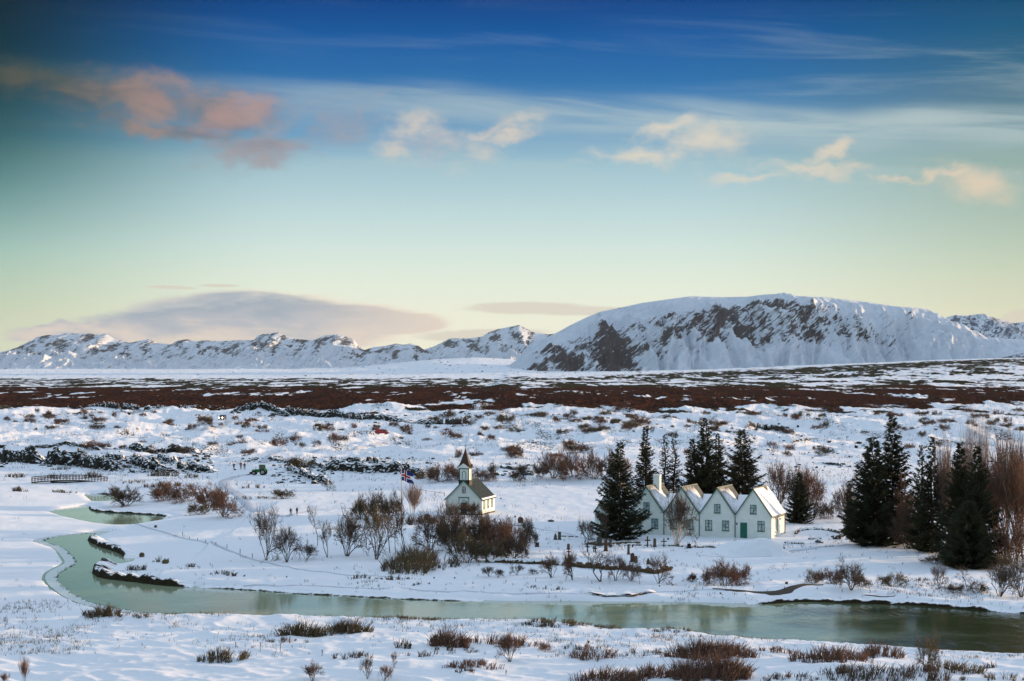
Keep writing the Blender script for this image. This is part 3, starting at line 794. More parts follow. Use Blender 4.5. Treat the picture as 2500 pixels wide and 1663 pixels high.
far_bank = lambda x, y: 1268 < y < 1420 and ((x > 1640 and y < 1425 and x < 2700) or (1340 < x < 1515 and y < 1382))
bank_strip('river_bank', 0, lambda x, y: x > 1690 and y < 1432, .34, MT['bank'], 11)
scarp([(1420, 1452), (1480, 1456), (1540, 1460), (1604, 1462)], .32, 2.6, seed=28, gap=.4, lean=.6, cs=.12, rough=.35)
bank_strip('river_bank', 0, lambda x, y: 200 < x < 300 and 1240 < y < 1286, .62, MT['bank'], 15)
bank_strip('river_bank', 0, lambda x, y: 212 < x < 450 and 1296 < y < 1356 and not (x < 216), .75, MT['bank'], 17)
bank_strip('river_bank', 0, lambda x, y: 450 <= x < 1110 and 1340 < y < 1390, .16, MT['bank'], 19)
bank_strip('river_bank', 1, lambda x, y: x > 204 and y < 1195, .30, MT['bank'], 21)
bank_strip('river_bank', 2, lambda x, y: y < 1140, .25, MT['bank'], 23)
bank_strip('river_bank', 0, lambda x, y: 1780 < x < 2200 and 1468 < y < 1510, .16, MT['bank'], 25)

def ice_edge():
    m, t, b = new_mat('pale_ice')
    p = geo_pos(t)
    t.put(b.inputs['Base Color'], t.mix(t.noise(p, .8, 3), (.58, .66, .66), (.72, .77, .78))); b.inputs['Roughness'].default_value = .35
    P = WPOLY[0]; idx = []
    for i, (x, y) in enumerate(P):
        px = (1250 + FPX * x / y) / S2; py = (HY + FPX * HC / y) / S2
        if px < 460 and (py > 1226) and not (px > 203 and 1236 < py < 1362): idx.append(i)
    Q = P[idx]; seg = np.hypot(*np.diff(Q, axis=0).T)
    cut = np.where(seg > 15)[0]
    if len(cut): Q = Q[cut[0] + 1:] if cut[0] < len(Q) / 2 else Q[:cut[0] + 1]
    seg = np.hypot(*np.diff(Q, axis=0).T); L = np.concatenate([[0], np.cumsum(seg)]); s = np.arange(0, L[-1], .4)
    qx = np.interp(s, L, Q[:, 0]); qy = np.interp(s, L, Q[:, 1])
    tx = np.gradient(qx); ty = np.gradient(qy); ln = np.hypot(tx, ty); nx, ny = ty / ln, -tx / ln
    if np.median(water_sd(qx + nx, qy + ny)) > 0: nx, ny = -nx, -ny
    w = (.75 + fbm(s / 6, s * 0, 3, 5) * .5 + vnoise(s / 1.2, s * 0, 6) * .12)
    offs = [-.8, -.3, .8, .8]
    rows = []
    for k, o_ in enumerate(offs):
        d = o_ * (w if k >= 2 else 1) + (0.03 if k == 3 else 0)
        rows.append(np.stack([qx + nx * d, qy + ny * d, np.full(len(s), .03 if k < 3 else -.1)], -1))
    PP = np.stack(rows)[:, ::-1]
    grid_mesh('ice_edge', PP, m, None, False, 'structure')
    rnd = random.Random(3); mb = MB()
    for k in range(len(s)):
        for _ in range(2):
            if rnd.random() < .3:
                d = w[k] * .8 + rnd.uniform(-.1, .0); r = rnd.uniform(.03, .075)
                mb.ell((qx[k] + nx[k] * d + rnd.uniform(-.2, .2), qy[k] + ny[k] * d, .04), (r * 1.4, r * 1.4, r * .8), 5, 3, 0, .3, rnd)
    tag(mb.build('ice_edge_pebbles', MT['earth']), 'dark crumbs frozen in a line along the edge of the ice', 'pebbles', kind='stuff')
ice_edge()

# ================================================================== paths and tracks draped on the snow
def drape(name, pts, width, mat, lift=0.05, rough=.15, label=None):
    F = np.array([tuple(G(*p)) for p in pts])[:, :2]
    for _ in range(3):
        q = [F[0]]
        for a, b in zip(F[:-1], F[1:]): q += [a * .75 + b * .25, a * .25 + b * .75]
        q.append(F[-1]); F = np.array(q)
    seg = np.hypot(*np.diff(F, axis=0).T); L = np.concatenate([[0], np.cumsum(seg)]); n = max(10, int(L[-1] / .7)); s = np.linspace(0, L[-1], n)
    x = np.interp(s, L, F[:, 0]); y = np.interp(s, L, F[:, 1])
    tx = np.gradient(x); ty = np.gradient(y); ln = np.hypot(tx, ty); nx, ny = -ty / ln, tx / ln
    wd = np.interp(np.linspace(0, 1, n), np.linspace(0, 1, len(width)), width) if isinstance(width, (list, tuple)) else np.full(n, width)
    rows = []
    for k in np.linspace(-.5, .5, 7):
        ww = wd * (1 + rough * fbm(s / 3, s * 0 + k * 9, 3, 7))
        xx = x + nx * k * ww; yy = y + ny * k * ww
        ed = 1 - (abs(k) / .5) ** 3
        rows.append(np.stack([xx, yy, height_fast(xx, yy) + lift * ed - .06 * (1 - ed)], -1))
    P = np.stack(rows)
    if np.cross(P[0, 1] - P[0, 0], P[1, 0] - P[0, 0])[2] < 0: P = P[::-1]
    return grid_mesh(name, P, mat, None, True, 'structure')
MT['packed'] = simple('trodden_snow', (0.52, 0.55, 0.61), 0.8, 0.10, .6, bmp=.3)
MT['roadsnow'] = simple('driven_snow_road', (0.60, 0.58, 0.57), 0.8, 0.12, .5, bmp=.3)
MT['path'] = simple('bare_brown_path', (0.075, 0.058, 0.042), 0.95, 0.3, 1.5, bmp=.3)
drape('footpath', [(330, 1280), (380, 1294), (440, 1312), (500, 1325), (560, 1345), (620, 1366), (700, 1385), (780, 1397), (880, 1407), (980, 1412)], [.8, .8, .9, .7, .4], MT['packed'], .07)
drape('lower_footpath', [(560, 1425), (700, 1430), (860, 1436), (1020, 1440), (1160, 1446), (1300, 1450), (1450, 1452), (1600, 1443), (1720, 1440), (1770, 1442)], [.5, .7, .6, .9, .5, .3], MT['packed'], .06)
drape('path', [(1740, 1438), (1790, 1443), (1850, 1447), (1905, 1450), (1950, 1452), (2010, 1452)], [.12, .9, 1.6, 1.9, 1.3, .15], MT['path'], .10)
drape('path', [(2110, 1455), (2145, 1457), (2185, 1456)], [.1, .8, .1], MT['path'], .08)
drape('track', [(632, 1152), (600, 1160), (560, 1168), (545, 1178), (550, 1190), (585, 1210), (600, 1228), (620, 1250), (680, 1262), (700, 1262)], [2.6, 3.0, 3.4, 3.2, 2.8, 2.2, 1.6], MT['packed'], .06)
drape('track', [(1170, 1264), (1215, 1275), (1290, 1288), (1380, 1300), (1440, 1318)], [1.2, 1.0, .9, .7, .5], MT['packed'], .05)
drape('track', [(1132, 1264), (1060, 1262), (980, 1255), (880, 1240), (760, 1245), (700, 1262)], [1.3, 1.4, 1.2, 1.2, 1.6], MT['packed'], .05)
drape('track', [(2070, 1330), (1990, 1336), (1930, 1350), (1840, 1362), (1700, 1356)], [1.6, 1.4, 1.0, .6], MT['packed'], .05)
drape('road', [(500, 1050), (545, 1040), (560, 1034), (552, 1027), (600, 1023), (680, 1020)], [6, 5, 4.5, 4, 4], MT['roadsnow'], .12)
drape('track', [(640, 1130), (700, 1112), (760, 1104), (840, 1098), (950, 1080)], [3, 3, 3, 3], MT['packed'], .1)

# ================================================================== bare trees and shrubs
def segs_mesh(name, segs, mat, sides=3):
    A = np.array([s[0] for s in segs], float); B = np.array([s[1] for s in segs], float)
    ra = np.array([s[2] for s in segs])[:, None]; rb = np.array([s[3] for s in segs])[:, None]
    d = B - A; d /= (np.linalg.norm(d, axis=1, keepdims=True) + 1e-9)
    ref = np.where(np.abs(d[:, 2:3]) < .9, np.array([[0, 0, 1.]]), np.array([[1., 0, 0]]))
    u = np.cross(d, ref); u /= (np.linalg.norm(u, axis=1, keepdims=True) + 1e-9); w = np.cross(d, u)
    V = []
    for c, r in ((A, ra), (B, rb)):
        for k in range(sides):
            a = k * 2 * math.pi / sides
            V.append(c + (u * math.cos(a) + w * math.sin(a)) * r)
    V = np.stack(V, 1).reshape(-1, 3); n = len(segs); b = np.arange(n)[:, None] * 2 * sides
    Fq = []
    for k in range(sides):
        k2 = (k + 1) % sides
        Fq.append(np.concatenate([b + k, b + k2, b + sides + k2, b + sides + k], 1))
    Fq = np.stack(Fq, 1).reshape(-1, 4)
    me = bpy.data.meshes.new(name); me.vertices.add(len(V)); me.vertices.foreach_set('co', V.reshape(-1).astype(np.float32))
    me.loops.add(len(Fq) * 4); me.polygons.add(len(Fq))
    me.loops.foreach_set('vertex_index', Fq.reshape(-1).astype(np.int32))
    me.polygons.foreach_set('loop_start', (np.arange(len(Fq)) * 4).astype(np.int32)); me.polygons.foreach_set('loop_total', np.full(len(Fq), 4, np.int32))
    me.polygons.foreach_set('use_smooth', np.full(len(Fq), True))
    me.update(calc_edges=True); me.materials.append(mat)
    return me
def grow(rnd, segs, p, d, length, r, level, maxl, kids=(3, 5), up=.25, spread=.7, bend=.25, taper=.62, rmin=.012):
    n = 4 if level < 2 else 3
    pts = [p]; q = p.copy(); dd = d.copy()
    for i in range(n):
        dd = (dd + Vector((rnd.gauss(0, bend), rnd.gauss(0, bend), rnd.gauss(0, bend * .6) + up * .3))).normalized()
        q = q + dd * (length / n); pts.append(q.copy())
    for i in range(n):
        r0 = r * (1 - i / n * (1 - taper)); r1 = r * (1 - (i + 1) / n * (1 - taper))
        if level == maxl: r1 = max(rmin * .6, r * (1 - (i + 1) / n * .7))
        segs.append((pts[i], pts[i + 1], max(r0, rmin), max(r1, rmin * .7), level))
    if level < maxl:
        for k in range(rnd.randint(*kids)):
            t = rnd.uniform(.35, 1.0) if level else rnd.uniform(.45, 1.0)
            i = min(n - 1, int(t * n)); f = t * n - i
            bp = pts[i].lerp(pts[i + 1], f)
            base = (pts[i + 1] - pts[i]).normalized()
            a = rnd.uniform(0, 2 * math.pi); o = base.orthogonal().normalized(); o = Matrix.Rotation(a, 3, base) @ o
            nd = (base + o * spread * rnd.uniform(.6, 1.2) + Vector((0, 0, up))).normalized()
            grow(rnd, segs, bp, nd, length * rnd.uniform(.5, .8), r * taper * rnd.uniform(.6, .8), level + 1, maxl, kids, up, spread, bend, taper, rmin)
def plant_proto(kind, seed):
    """returns (thick segments, thin segments) of a plant one unit tall"""
    rnd = random.Random(seed); segs = []
    if kind == 'tree':            # crooked single or twin stem
        for k in range(rnd.choice((1, 1, 2))):
            grow(rnd, segs, Vector((0, 0, -.02)), Vector((rnd.uniform(-.35, .35), rnd.uniform(-.2, .2), 1)).normalized(), .46, .020, 0, 4, (3, 4), .07, .85, .26, .64, .0034)
    elif kind == 'multi':         # many stems from one root, rising and spreading
        for k in range(rnd.randint(5, 8)):
            a = rnd.uniform(0, 6.28); s = rnd.uniform(.15, .75)
            grow(rnd, segs, Vector((math.cos(a) * .03, math.sin(a) * .03, -.02)), Vector((math.cos(a) * s, math.sin(a) * s, 1)).normalized(), .46, .014, 0, 3, (4, 6), .07, .75, .24, .62, .0036)
    elif kind == 'bush':          # rounded bush with dense fine tips
        for k in range(rnd.randint(17, 22)):
            a = rnd.uniform(0, 6.28); s = rnd.uniform(.1, 1.9)
            grow(rnd, segs, Vector((math.cos(a) * .16 * rnd.random(), math.sin(a) * .16 * rnd.random(), -.02)), Vector((math.cos(a) * s, math.sin(a) * s, 1)).normalized(), .5 * rnd.uniform(.6, 1.1), .010, 0, 3, (4, 5), .06, .6, .22, .6, .0052)
    elif kind == 'upright':       # poplar-like upright rods
        for k in range(rnd.randint(6, 9)):
            a = rnd.uniform(0, 6.28); s = rnd.uniform(.05, .42)
            grow(rnd, segs, Vector((math.cos(a) * .03, math.sin(a) * .03, -.02)), Vector((math.cos(a) * s, math.sin(a) * s, 1)).normalized(), .75 * rnd.uniform(.6, 1), .0085, 0, 2, (9, 12), .20, .42, .09, .5, .0028)
    elif kind == 'tall':          # one tall thin stem with short ascending branches
        grow(rnd, segs, Vector((0, 0, -.02)), Vector((rnd.uniform(-.04, .04), 0, 1)), .98, .009, 0, 2, (22, 28), .35, .55, .03, .25, .0013)
        segs = [s if s[4] == 0 else s for s in segs]
    zt = np.percentile([max(s[0].z, s[1].z) for s in segs], 99.5)
    k = 1 / zt
    segs = [(tuple(s[0] * k), tuple(s[1] * k), s[2] * k, s[3] * k, s[4]) for s in segs]
    lim = 0 if kind in ('bush', 'upright', 'tall') else 1
    return [s for s in segs if s[4] <= lim], [s for s in segs if s[4] > lim]
PROTO = {}
KID = {'tree': 1, 'multi': 2, 'bush': 3, 'upright': 4, 'tall': 5}
def get_proto(kind, variant):
    key = (kind, variant)
    if key not in PROTO:
        a, b = plant_proto(kind, 100 * variant + KID[kind])
        rr = sorted(math.hypot(q[1][0], q[1][1]) for q in a + b)
        PROTO[key] = (segs_mesh('trunk', a, MT['bark']), segs_mesh('crown', b, MT['twig']), 2 * .86 * rr[int(len(rr) * .975)])
    return PROTO[key]
PARTN = {'tree': ('trunk', 'crown'), 'multi': ('stems', 'crown'), 'bush': ('stems', 'crown'), 'upright': ('stems', 'crown'), 'tall': ('trunk', 'crown')}
def plant(name, kind, px, py, top, width, label, cat, group=None, tw='twig', bark='bark', var=0, rnd=random.Random(8), wfac=1.0):
    """a bare plant whose foot shows at (px, py) and whose top reaches row top"""
    g = G(px, py); s = FPX / g.y; h = (py - top) / s
    a, b, nat = get_proto(kind, var)
    wx = min(2.4, max(.35, (width / s) / (h * nat)))
    root = empty(name, (g.x, g.y, g.z - .02), rnd.uniform(0, 6.28) if kind != 'tree' else rnd.uniform(-.6, .6)); root.scale = (h * wx, h * wx, h)
    for n_, me, mt_ in zip(PARTN[kind], (a, b), (bark, tw)):
        q_ = mesh_obj(n_, me, root); q_.material_slots[0].link = 'OBJECT'; q_.material_slots[0].material = MT[mt_]
    tag(root, label, cat, group); return root

# --- row of bare trees in front of the church
R_ = 'bare trees in the row on the river side of the church'
TT = [('bare_tree', 'multi', 650, 1368, 1234, 78, 'largest bare dark tree at the left end of the row, several stems', 'tree', R_, 'twig', 'bark', 1),
 ('bare_tree', 'multi', 700, 1373, 1285, 62, 'low forked bare tree just right of the largest left end tree', 'tree', R_, 'twig', 'bark', 2),
 ('bare_tree', 'tree', 775, 1333, 1230, 46, 'slim bare tree with fine pale top, third tall one from the left end', 'tree', R_, 'twig', 'bark', 0),
 ('bare_bush', 'multi', 748, 1366, 1322, 48, 'small bare shrub at the foot of the slim third tree', 'bush', R_, 'twig', 'bark', 3),
 ('bare_tree', 'tree', 800, 1361, 1268, 40, 'narrow crooked bare tree between slim tree and round crowned tree', 'tree', R_, 'twig', 'bark', 1),
 ('bare_tree', 'multi', 847, 1358, 1250, 82, 'round crowned bare tree with dark fork in the middle left of the row', 'tree', R_, 'twig', 'bark', 4),
 ('bare_tree', 'tree', 893, 1336, 1225, 62, 'bare tree with forked trunk below the olive hedge, left of centre', 'tree', R_, 'twig', 'bark', 2),
 ('bare_tree', 'multi', 918, 1366, 1228, 84, 'wide bare tree with bent trunk standing lowest of the row', 'tree', R_, 'twigdry', 'bark', 5),
 ('bare_tree', 'tree', 952, 1350, 1210, 50, 'thin tall bare tree just left of the standing person', 'tree', R_, 'twig', 'bark', 3),
 ('bare_tree', 'tree', 966, 1352, 1222, 30, 'thinnest bare stem directly below the standing person', 'tree', R_, 'twig', 'bark', 4),
 ('bare_tree', 'tree', 991, 1350, 1196, 52, 'dark trunked bare tree in front of the pink rods under the flag', 'tree', R_, 'twig', 'bark', 5),
 ('bare_tree', 'multi', 1050, 1344, 1232, 92, 'bare tree leaning left in a wide V before the boulder', 'tree', R_, 'twig', 'bark', 6),
 ('bare_tree', 'multi', 1100, 1348, 1240, 80, 'bare tree leaning right below the church front corner', 'tree', R_, 'twig', 'bark', 1),
 ('poplar', 'upright', 1006, 1268, 1175, 56, 'pinkish upright bare poplar rods under the flag', 'tree', None, 'twigpale', 'birchbark', 1),
 ('willow_bush', 'bush', 878, 1268, 1207, 60, 'olive brown bush at the left end of the hedge above the tree row', 'bush', None, 'twigdry', 'bark', 1),
 ('willow_bush', 'bush', 915, 1268, 1198, 62, 'tallest middle bush of the hedge above the tree row', 'bush', None, 'twigdry', 'bark', 2),
 ('willow_bush', 'bush', 950, 1268, 1202, 56, 'right end bush of the hedge, next to the pink poplar rods', 'bush', None, 'twig', 'bark', 3),
 # big thicket before the church
 ('willow_bush', 'bush', 1120, 1345, 1262, 84, 'brown bush directly below the church door', 'bush', 'thicket before the church', 'twig', 'bark', 4),
 ('willow_bush', 'bush', 1140, 1374, 1292, 88, 'lowest olive bush of the thicket beside the stone wall end', 'bush', 'thicket before the church', 'twigdry', 'bark', 5),
 ('willow_bush', 'bush', 1185, 1350, 1258, 90, 'brown bush of the thicket below the church side wall', 'bush', 'thicket before the church', 'twig', 'bark', 6),
 ('willow_bush', 'bush', 1225, 1358, 1268, 92, 'reddish topped bush in the right half of the thicket', 'bush', 'thicket before the church', 'twigred', 'bark', 1),
 ('willow_bush', 'bush', 1255, 1350, 1272, 84, 'reddish bush at the right edge of the thicket', 'bush', 'thicket before the church', 'twigred', 'bark', 2),
 ('willow_bush', 'bush', 1200, 1372, 1318, 80, 'low olive bush at the foot of the reddish thicket', 'bush', 'thicket before the church', 'twigdry', 'bark', 3),
 ('willow_bush', 'bush', 1085, 1330, 1268, 70, 'brown bush at the left edge of the thicket below the church corner', 'bush', 'thicket before the church', 'twig', 'bark', 1),
 ('willow_bush', 'bush', 1160, 1318, 1246, 80, 'tall brown bush in the back of the thicket under the church wall', 'bush', 'thicket before the church', 'twig', 'bark', 2),
 ('willow_bush', 'bush', 1215, 1330, 1256, 80, 'reddish bush in the back right of the thicket', 'bush', 'thicket before the church', 'twigred', 'bark', 5),
 ('willow_bush', 'bush', 1250, 1366, 1300, 80, 'dark brown bush at the lower right foot of the thicket', 'bush', 'thicket before the church', 'twig', 'bark', 3),
 ('bare_tree', 'multi', 1282, 1352, 1262, 46, 'thin grey bare tree at the right end of the thicket', 'tree', None, 'twig', 'bark', 2),
 ('bare_bush', 'multi', 1308, 1336, 1290, 24, 'wispy bare shrub rising behind the small dark box', 'bush', None, 'twig', 'bark', 3),
 ('willow_bush', 'bush', 1150, 1262, 1225, 60, 'bare bush hiding the foot of the church front', 'bush', None, 'twig', 'bark', 6),
 ('willow_bush', 'bush', 1105, 1266, 1222, 40, 'small pinkish bush before the left corner of the church', 'bush', None, 'twigpale', 'bark', 5),
 # below the cemetery
 ('bare_bush', 'multi', 1347, 1411, 1348, 50, 'left bush of the pair before the left part of the stone wall', 'bush', 'bushes before the cemetery wall', 'twigred', 'bark', 3),
 ('bare_bush', 'multi', 1398, 1416, 1344, 54, 'right bush of the pair before the left part of the stone wall', 'bush', 'bushes before the cemetery wall', 'twigred', 'bark', 4),
 ('bare_tree', 'tree', 1467, 1420, 1342, 76, 'little tree with one short trunk before the middle of the wall', 'tree', 'bushes before the cemetery wall', 'twigred', 'bark', 1),
 ('bare_bush', 'multi', 1503, 1418, 1350, 50, 'bush just right of the one trunk little tree', 'bush', 'bushes before the cemetery wall', 'twigred', 'bark', 5),
 ('bare_bush', 'multi', 1541, 1418, 1362, 50, 'bush before the two brown gravestones', 'bush', 'bushes before the cemetery wall', 'twigpale', 'bark', 6),
 ('bare_bush', 'multi', 1608, 1426, 1352, 64, 'leafless bush with long tips at the right end of the stone wall', 'bush', 'bushes before the cemetery wall', 'twigred', 'bark', 1),
 ('bare_bush', 'multi', 1195, 1408, 1382, 36, 'small bare shrub below the left end of the stone wall', 'bush', None, 'twig', 'bark', 2),
 ('bare_bush', 'multi', 1215, 1410, 1388, 30, 'tiny bare shrub right of the shrub below the wall end', 'bush', None, 'twig', 'bark', 4),
 ('bare_bush', 'multi', 1262, 1404, 1376, 36, 'bushy small shrub below the stone wall, third from its left end', 'bush', None, 'twig', 'bark', 5),
 ('bare_bush', 'multi', 1302, 1402, 1386, 24, 'fourth and smallest shrub along the foot of the wall', 'bush', None, 'twig', 'bark', 6),
 ('willow_bush', 'bush', 1730, 1425, 1382, 50, 'low left part of the sunlit bush patch before the farmhouse', 'bush', None, 'twigred', 'bark', 2),
 ('willow_bush', 'bush', 1768, 1430, 1366, 70, 'tall middle bush of the sunlit patch before the farmhouse', 'bush', None, 'twigred', 'bark', 4),
 ('willow_bush', 'bush', 1802, 1428, 1376, 60, 'right bush of the sunlit patch before the farmhouse', 'bush', None, 'twigred', 'bark', 6),
 ('willow_bush', 'bush', 1690, 1421, 1397, 36, 'small reddish shrub left of the sunlit bush patch', 'bush', None, 'twigred', 'bark', 1),
 # near the farmhouse
 ('birch_tree', 'multi', 1652, 1334, 1198, 78, 'birch with white bark standing in front of the second gable', 'tree', None, 'twig', 'birchbark', 4),
 ('bare_tree', 'multi', 1432, 1333, 1264, 50, 'small round bare tree left of the farmhouse spruce', 'tree', None, 'twig', 'bark', 5),
 ('bare_tree', 'tree', 1468, 1330, 1222, 44, 'bare leaning tree before the left gable of the farmhouse', 'tree', None, 'twig', 'bark', 2),
 ('bare_tree', 'tree', 1484, 1334, 1232, 40, 'bare tree between the leaning tree and the spruce trunk', 'tree', None, 'twig', 'bark', 5),
 ('bare_tree', 'multi', 1895, 1262, 1128, 84, 'left one of the reddish bare trees behind the right gable', 'tree', None, 'twigred', 'bark', 2),
 ('bare_tree', 'multi', 1950, 1262, 1132, 90, 'middle reddish bare tree behind the small spruce', 'tree', None, 'twigred', 'bark', 4),
 ('bare_tree', 'multi', 1985, 1266, 1150, 74, 'right reddish bare tree behind the small spruce', 'tree', None, 'twigred', 'bark', 6),
 ('willow_bush', 'bush', 2018, 1266, 1224, 56, 'low grey bush right of the small spruce', 'bush', None, 'twig', 'bark', 1),
 ('willow_bush', 'bush', 2070, 1276, 1168, 70, 'pinkish bush around the tiny spruce on the right', 'bush', None, 'twigpale', 'bark', 3),
 # behind the church and toward the spruces
 ('willow_bush', 'bush', 1075, 1176, 1128, 70, 'red brown bush left behind the church tower', 'bush', 'brush behind the church', 'twigred', 'bark', 5),
 ('willow_bush', 'bush', 1120, 1176, 1134, 70, 'red brown bush directly behind the church tower', 'bush', 'brush behind the church', 'twigred', 'bark', 6),
 ('willow_bush', 'bush', 1178, 1175, 1142, 60, 'pink brown bush right of the church tower', 'bush', 'brush behind the church', 'twigpale', 'bark', 1),
 ('willow_bush', 'bush', 1048, 1172, 1140, 40, 'dark olive bush furthest left behind the church', 'bush', 'brush behind the church', 'twigdry', 'bark', 2),
 ('bare_tree', 'multi', 1206, 1170, 1126, 34, 'thin dark bare shrub right behind the church roof', 'bush', None, 'twig', 'bark', 3),
 ('bare_tree', 'multi', 1282, 1172, 1132, 50, 'dark bare shrub on the snow bank midway to the round bushes', 'bush', None, 'twig', 'bark', 4),
 ('willow_bush', 'bush', 1258, 1174, 1150, 36, 'small reddish bush on the snow bank right of the church', 'bush', None, 'twigred', 'bark', 4),
 ('willow_bush', 'bush', 1352, 1168, 1098, 64, 'leftmost of the round leafless bushes between church and spruces', 'bush', 'round bushes between church and spruces', 'twigred', 'bark', 3),
 ('willow_bush', 'bush', 1400, 1174, 1094, 76, 'largest round leafless bush between church and spruces', 'bush', 'round bushes between church and spruces', 'twigred', 'bark', 4),
 ('willow_bush', 'bush', 1452, 1170, 1097, 62, 'third round leafless bush, next to the spruces', 'bush', 'round bushes between church and spruces', 'twigred', 'bark', 5),
 ('willow_bush', 'bush', 1322, 1166, 1132, 40, 'grey low bush left of the round leafless bushes', 'bush', None, 'twig', 'bark', 6),
 ('willow_bush', 'bush', 1505, 1166, 1094, 70, 'reddish bush half hidden by the farmhouse spruce', 'bush', None, 'twigpale', 'bark', 1),
 ('bare_bush', 'multi', 1247, 1117, 1090, 28, 'lone bare shrub on the snow right of the church spire', 'bush', None, 'twigred', 'bark', 2),
 ('willow_bush', 'bush', 1120, 1116, 1096, 26, 'small bush left of the church spire', 'bush', None, 'twigred', 'bark', 2),
 ('willow_bush', 'bush', 1160, 1115, 1102, 38, 'dark low bush right beside the church spire', 'bush', None, 'twig', 'bark', 3),
 ('willow_bush', 'bush', 1562, 1040, 1014, 52, 'large lone bush on the heath above the spruces', 'bush', None, 'twigred', 'bark', 4),
 ('bare_bush', 'multi', 1885, 1101, 1075, 32, 'bare forked shrub on the snow behind the tallest farm spruce', 'bush', None, 'twigred', 'bark', 5),
 # left willows by the pools
 ('willow_bush', 'bush', 308, 1236, 1186, 84, 'rounded brown willow between the two pools', 'bush', 'willows by the pools', 'twig', 'bark', 6),
 ('willow_bush', 'bush', 400, 1222, 1176, 90, 'red topped willow at the left end of the long clump', 'bush', 'willows by the pools', 'twigred', 'bark', 1),
 ('willow_bush', 'bush', 452, 1224, 1178, 96, 'red willow in the middle of the long clump', 'bush', 'willows by the pools', 'twigred', 'bark', 2),
 ('willow_bush', 'bush', 510, 1240, 1182, 84, 'reddish willow in the right half of the long clump', 'bush', 'willows by the pools', 'twigred', 'bark', 3),
 ('willow_bush', 'bush', 548, 1262, 1190, 78, 'tallest willow at the right end of the long clump', 'bush', 'willows by the pools', 'twigred', 'bark', 4),
 ('willow_bush', 'bush', 490, 1256, 1224, 66, 'low grey olive willow before the long red clump', 'bush', 'willows by the pools', 'twigdry', 'bark', 5),
 ('willow_bush', 'bush', 695, 1218, 1194, 56, 'lone low bush on the snow above the two walkers', 'bush', None, 'twigdry', 'bark', 6),
 ('bare_bush', 'multi', 800, 1198, 1172, 34, 'wispy grey shrub on the slope above the tree row', 'bush', None, 'twig', 'bark', 1),
 ('willow_bush', 'bush', 582, 1098, 1068, 72, 'big red brown bush on the bright snow above the tractor', 'bush', None, 'twigred', 'bark', 1),
 ('willow_bush', 'bush', 680, 1090, 1066, 40, 'bare bush right of the big red brown bush above the tractor', 'bush', None, 'twigred', 'bark', 2),
 ('bare_bush', 'multi', 722, 1088, 1058, 34, 'thin forked shrub above the tractor, right of two bushes', 'bush', None, 'twigred', 'bark', 3),
 ('bare_bush', 'multi', 812, 1090, 1052, 34, 'warm lit tall shrub left of the red van', 'bush', None, 'twigred', 'bark', 4),
 ('bare_bush', 'multi', 772, 1094, 1070, 26, 'small grey forked shrub above the half buried pale car', 'bush', None, 'twig', 'bark', 5),
 # right side below the spruces
 ('willow_bush', 'bush', 1990, 1424, 1390, 66, 'olive low bush at the left of the brush on the right bank', 'bush', 'brush on the right bank', 'twigdry', 'bark', 2),
 ('willow_bush', 'bush', 2035, 1425, 1386, 66, 'second olive bush of the brush on the right bank', 'bush', 'brush on the right bank', 'twigred', 'bark', 3),
 ('bare_tree', 'multi', 2078, 1440, 1362, 74, 'tallest bare shrub of the brush on the right bank', 'bush', 'brush on the right bank', 'twig', 'bark', 6),
 ('willow_bush', 'bush', 2100, 1432, 1396, 50, 'dense low bush at the foot of the tallest right bank shrub', 'bush', 'brush on the right bank', 'twigdry', 'bark', 4),
 ('willow_bush', 'bush', 2178, 1431, 1396, 70, 'separate rounded bush on the right bank snow', 'bush', 'brush on the right bank', 'twigdry', 'bark', 5),
 ('bare_tree', 'multi', 2292, 1438, 1376, 50, 'fine grey leafless little tree below the dark spruces', 'tree', None, 'twig', 'bark', 1),
 ('bare_tree', 'tree', 2360, 1436, 1378, 44, 'slim grey little tree right of its fine grey neighbour', 'tree', None, 'twig', 'bark', 3),
 ('willow_bush', 'bush', 2385, 1448, 1418, 60, 'low sparse bush at the foot of the slim grey tree', 'bush', None, 'twig', 'bark', 2),
 ('willow_bush', 'bush', 2330, 1448, 1424, 50, 'low sparse bush between the two little grey trees', 'bush', None, 'twig', 'bark', 6),
 ('bare_tree', 'multi', 2440, 1456, 1368, 90, 'spreading bare shrub low at the right edge', 'bush', None, 'twig', 'bark', 3),
 ('bare_tree', 'multi', 2492, 1458, 1352, 90, 'second spreading bare shrub cut off by the right edge', 'bush', None, 'twig', 'bark', 5),
 ('willow_bush', 'bush', 2280, 1376, 1352, 70, 'olive brush under the dark spruces, left', 'bush', None, 'twigdry', 'bark', 4),
 ('willow_bush', 'bush', 2440, 1392, 1350, 70, 'olive brush under the dark spruces, right', 'bush', None, 'twigdry', 'bark', 1),
 # tall bare trees at right
 ('tall_bare_tree', 'tall', 2366, 1360, 995, 40, 'very tall slender bare tree, left one of two reaching into the brown plain', 'tree', 'tall bare trees at the right', 'twigpale', 'birchbark', 1),
 ('tall_bare_tree', 'tall', 2398, 1362, 993, 44, 'very tall slender bare tree, right one of two reaching into the brown plain', 'tree', 'tall bare trees at the right', 'twigpale', 'birchbark', 2),
 ('bare_poplar', 'upright', 2315, 1350, 1062, 76, 'pale bare poplar behind the rightmost big spruce', 'tree', 'tall bare trees at the right', 'twigpale', 'bark', 2),
 ('bare_poplar', 'upright', 2432, 1362, 1060, 80, 'bare poplar just right of the darkest spruce', 'tree', 'tall bare trees at the right', 'twigred', 'bark', 3),
 ('bare_poplar', 'upright', 2466, 1366, 1050, 80, 'bare poplar near the right edge with many red brown twigs', 'tree', 'tall bare trees at the right', 'twigpale', 'bark', 1),
 ('bare_poplar', 'upright', 2500, 1368, 1064, 84, 'bare poplar cut off by the right edge of the view', 'tree', 'tall bare trees at the right', 'twigred', 'bark', 4),
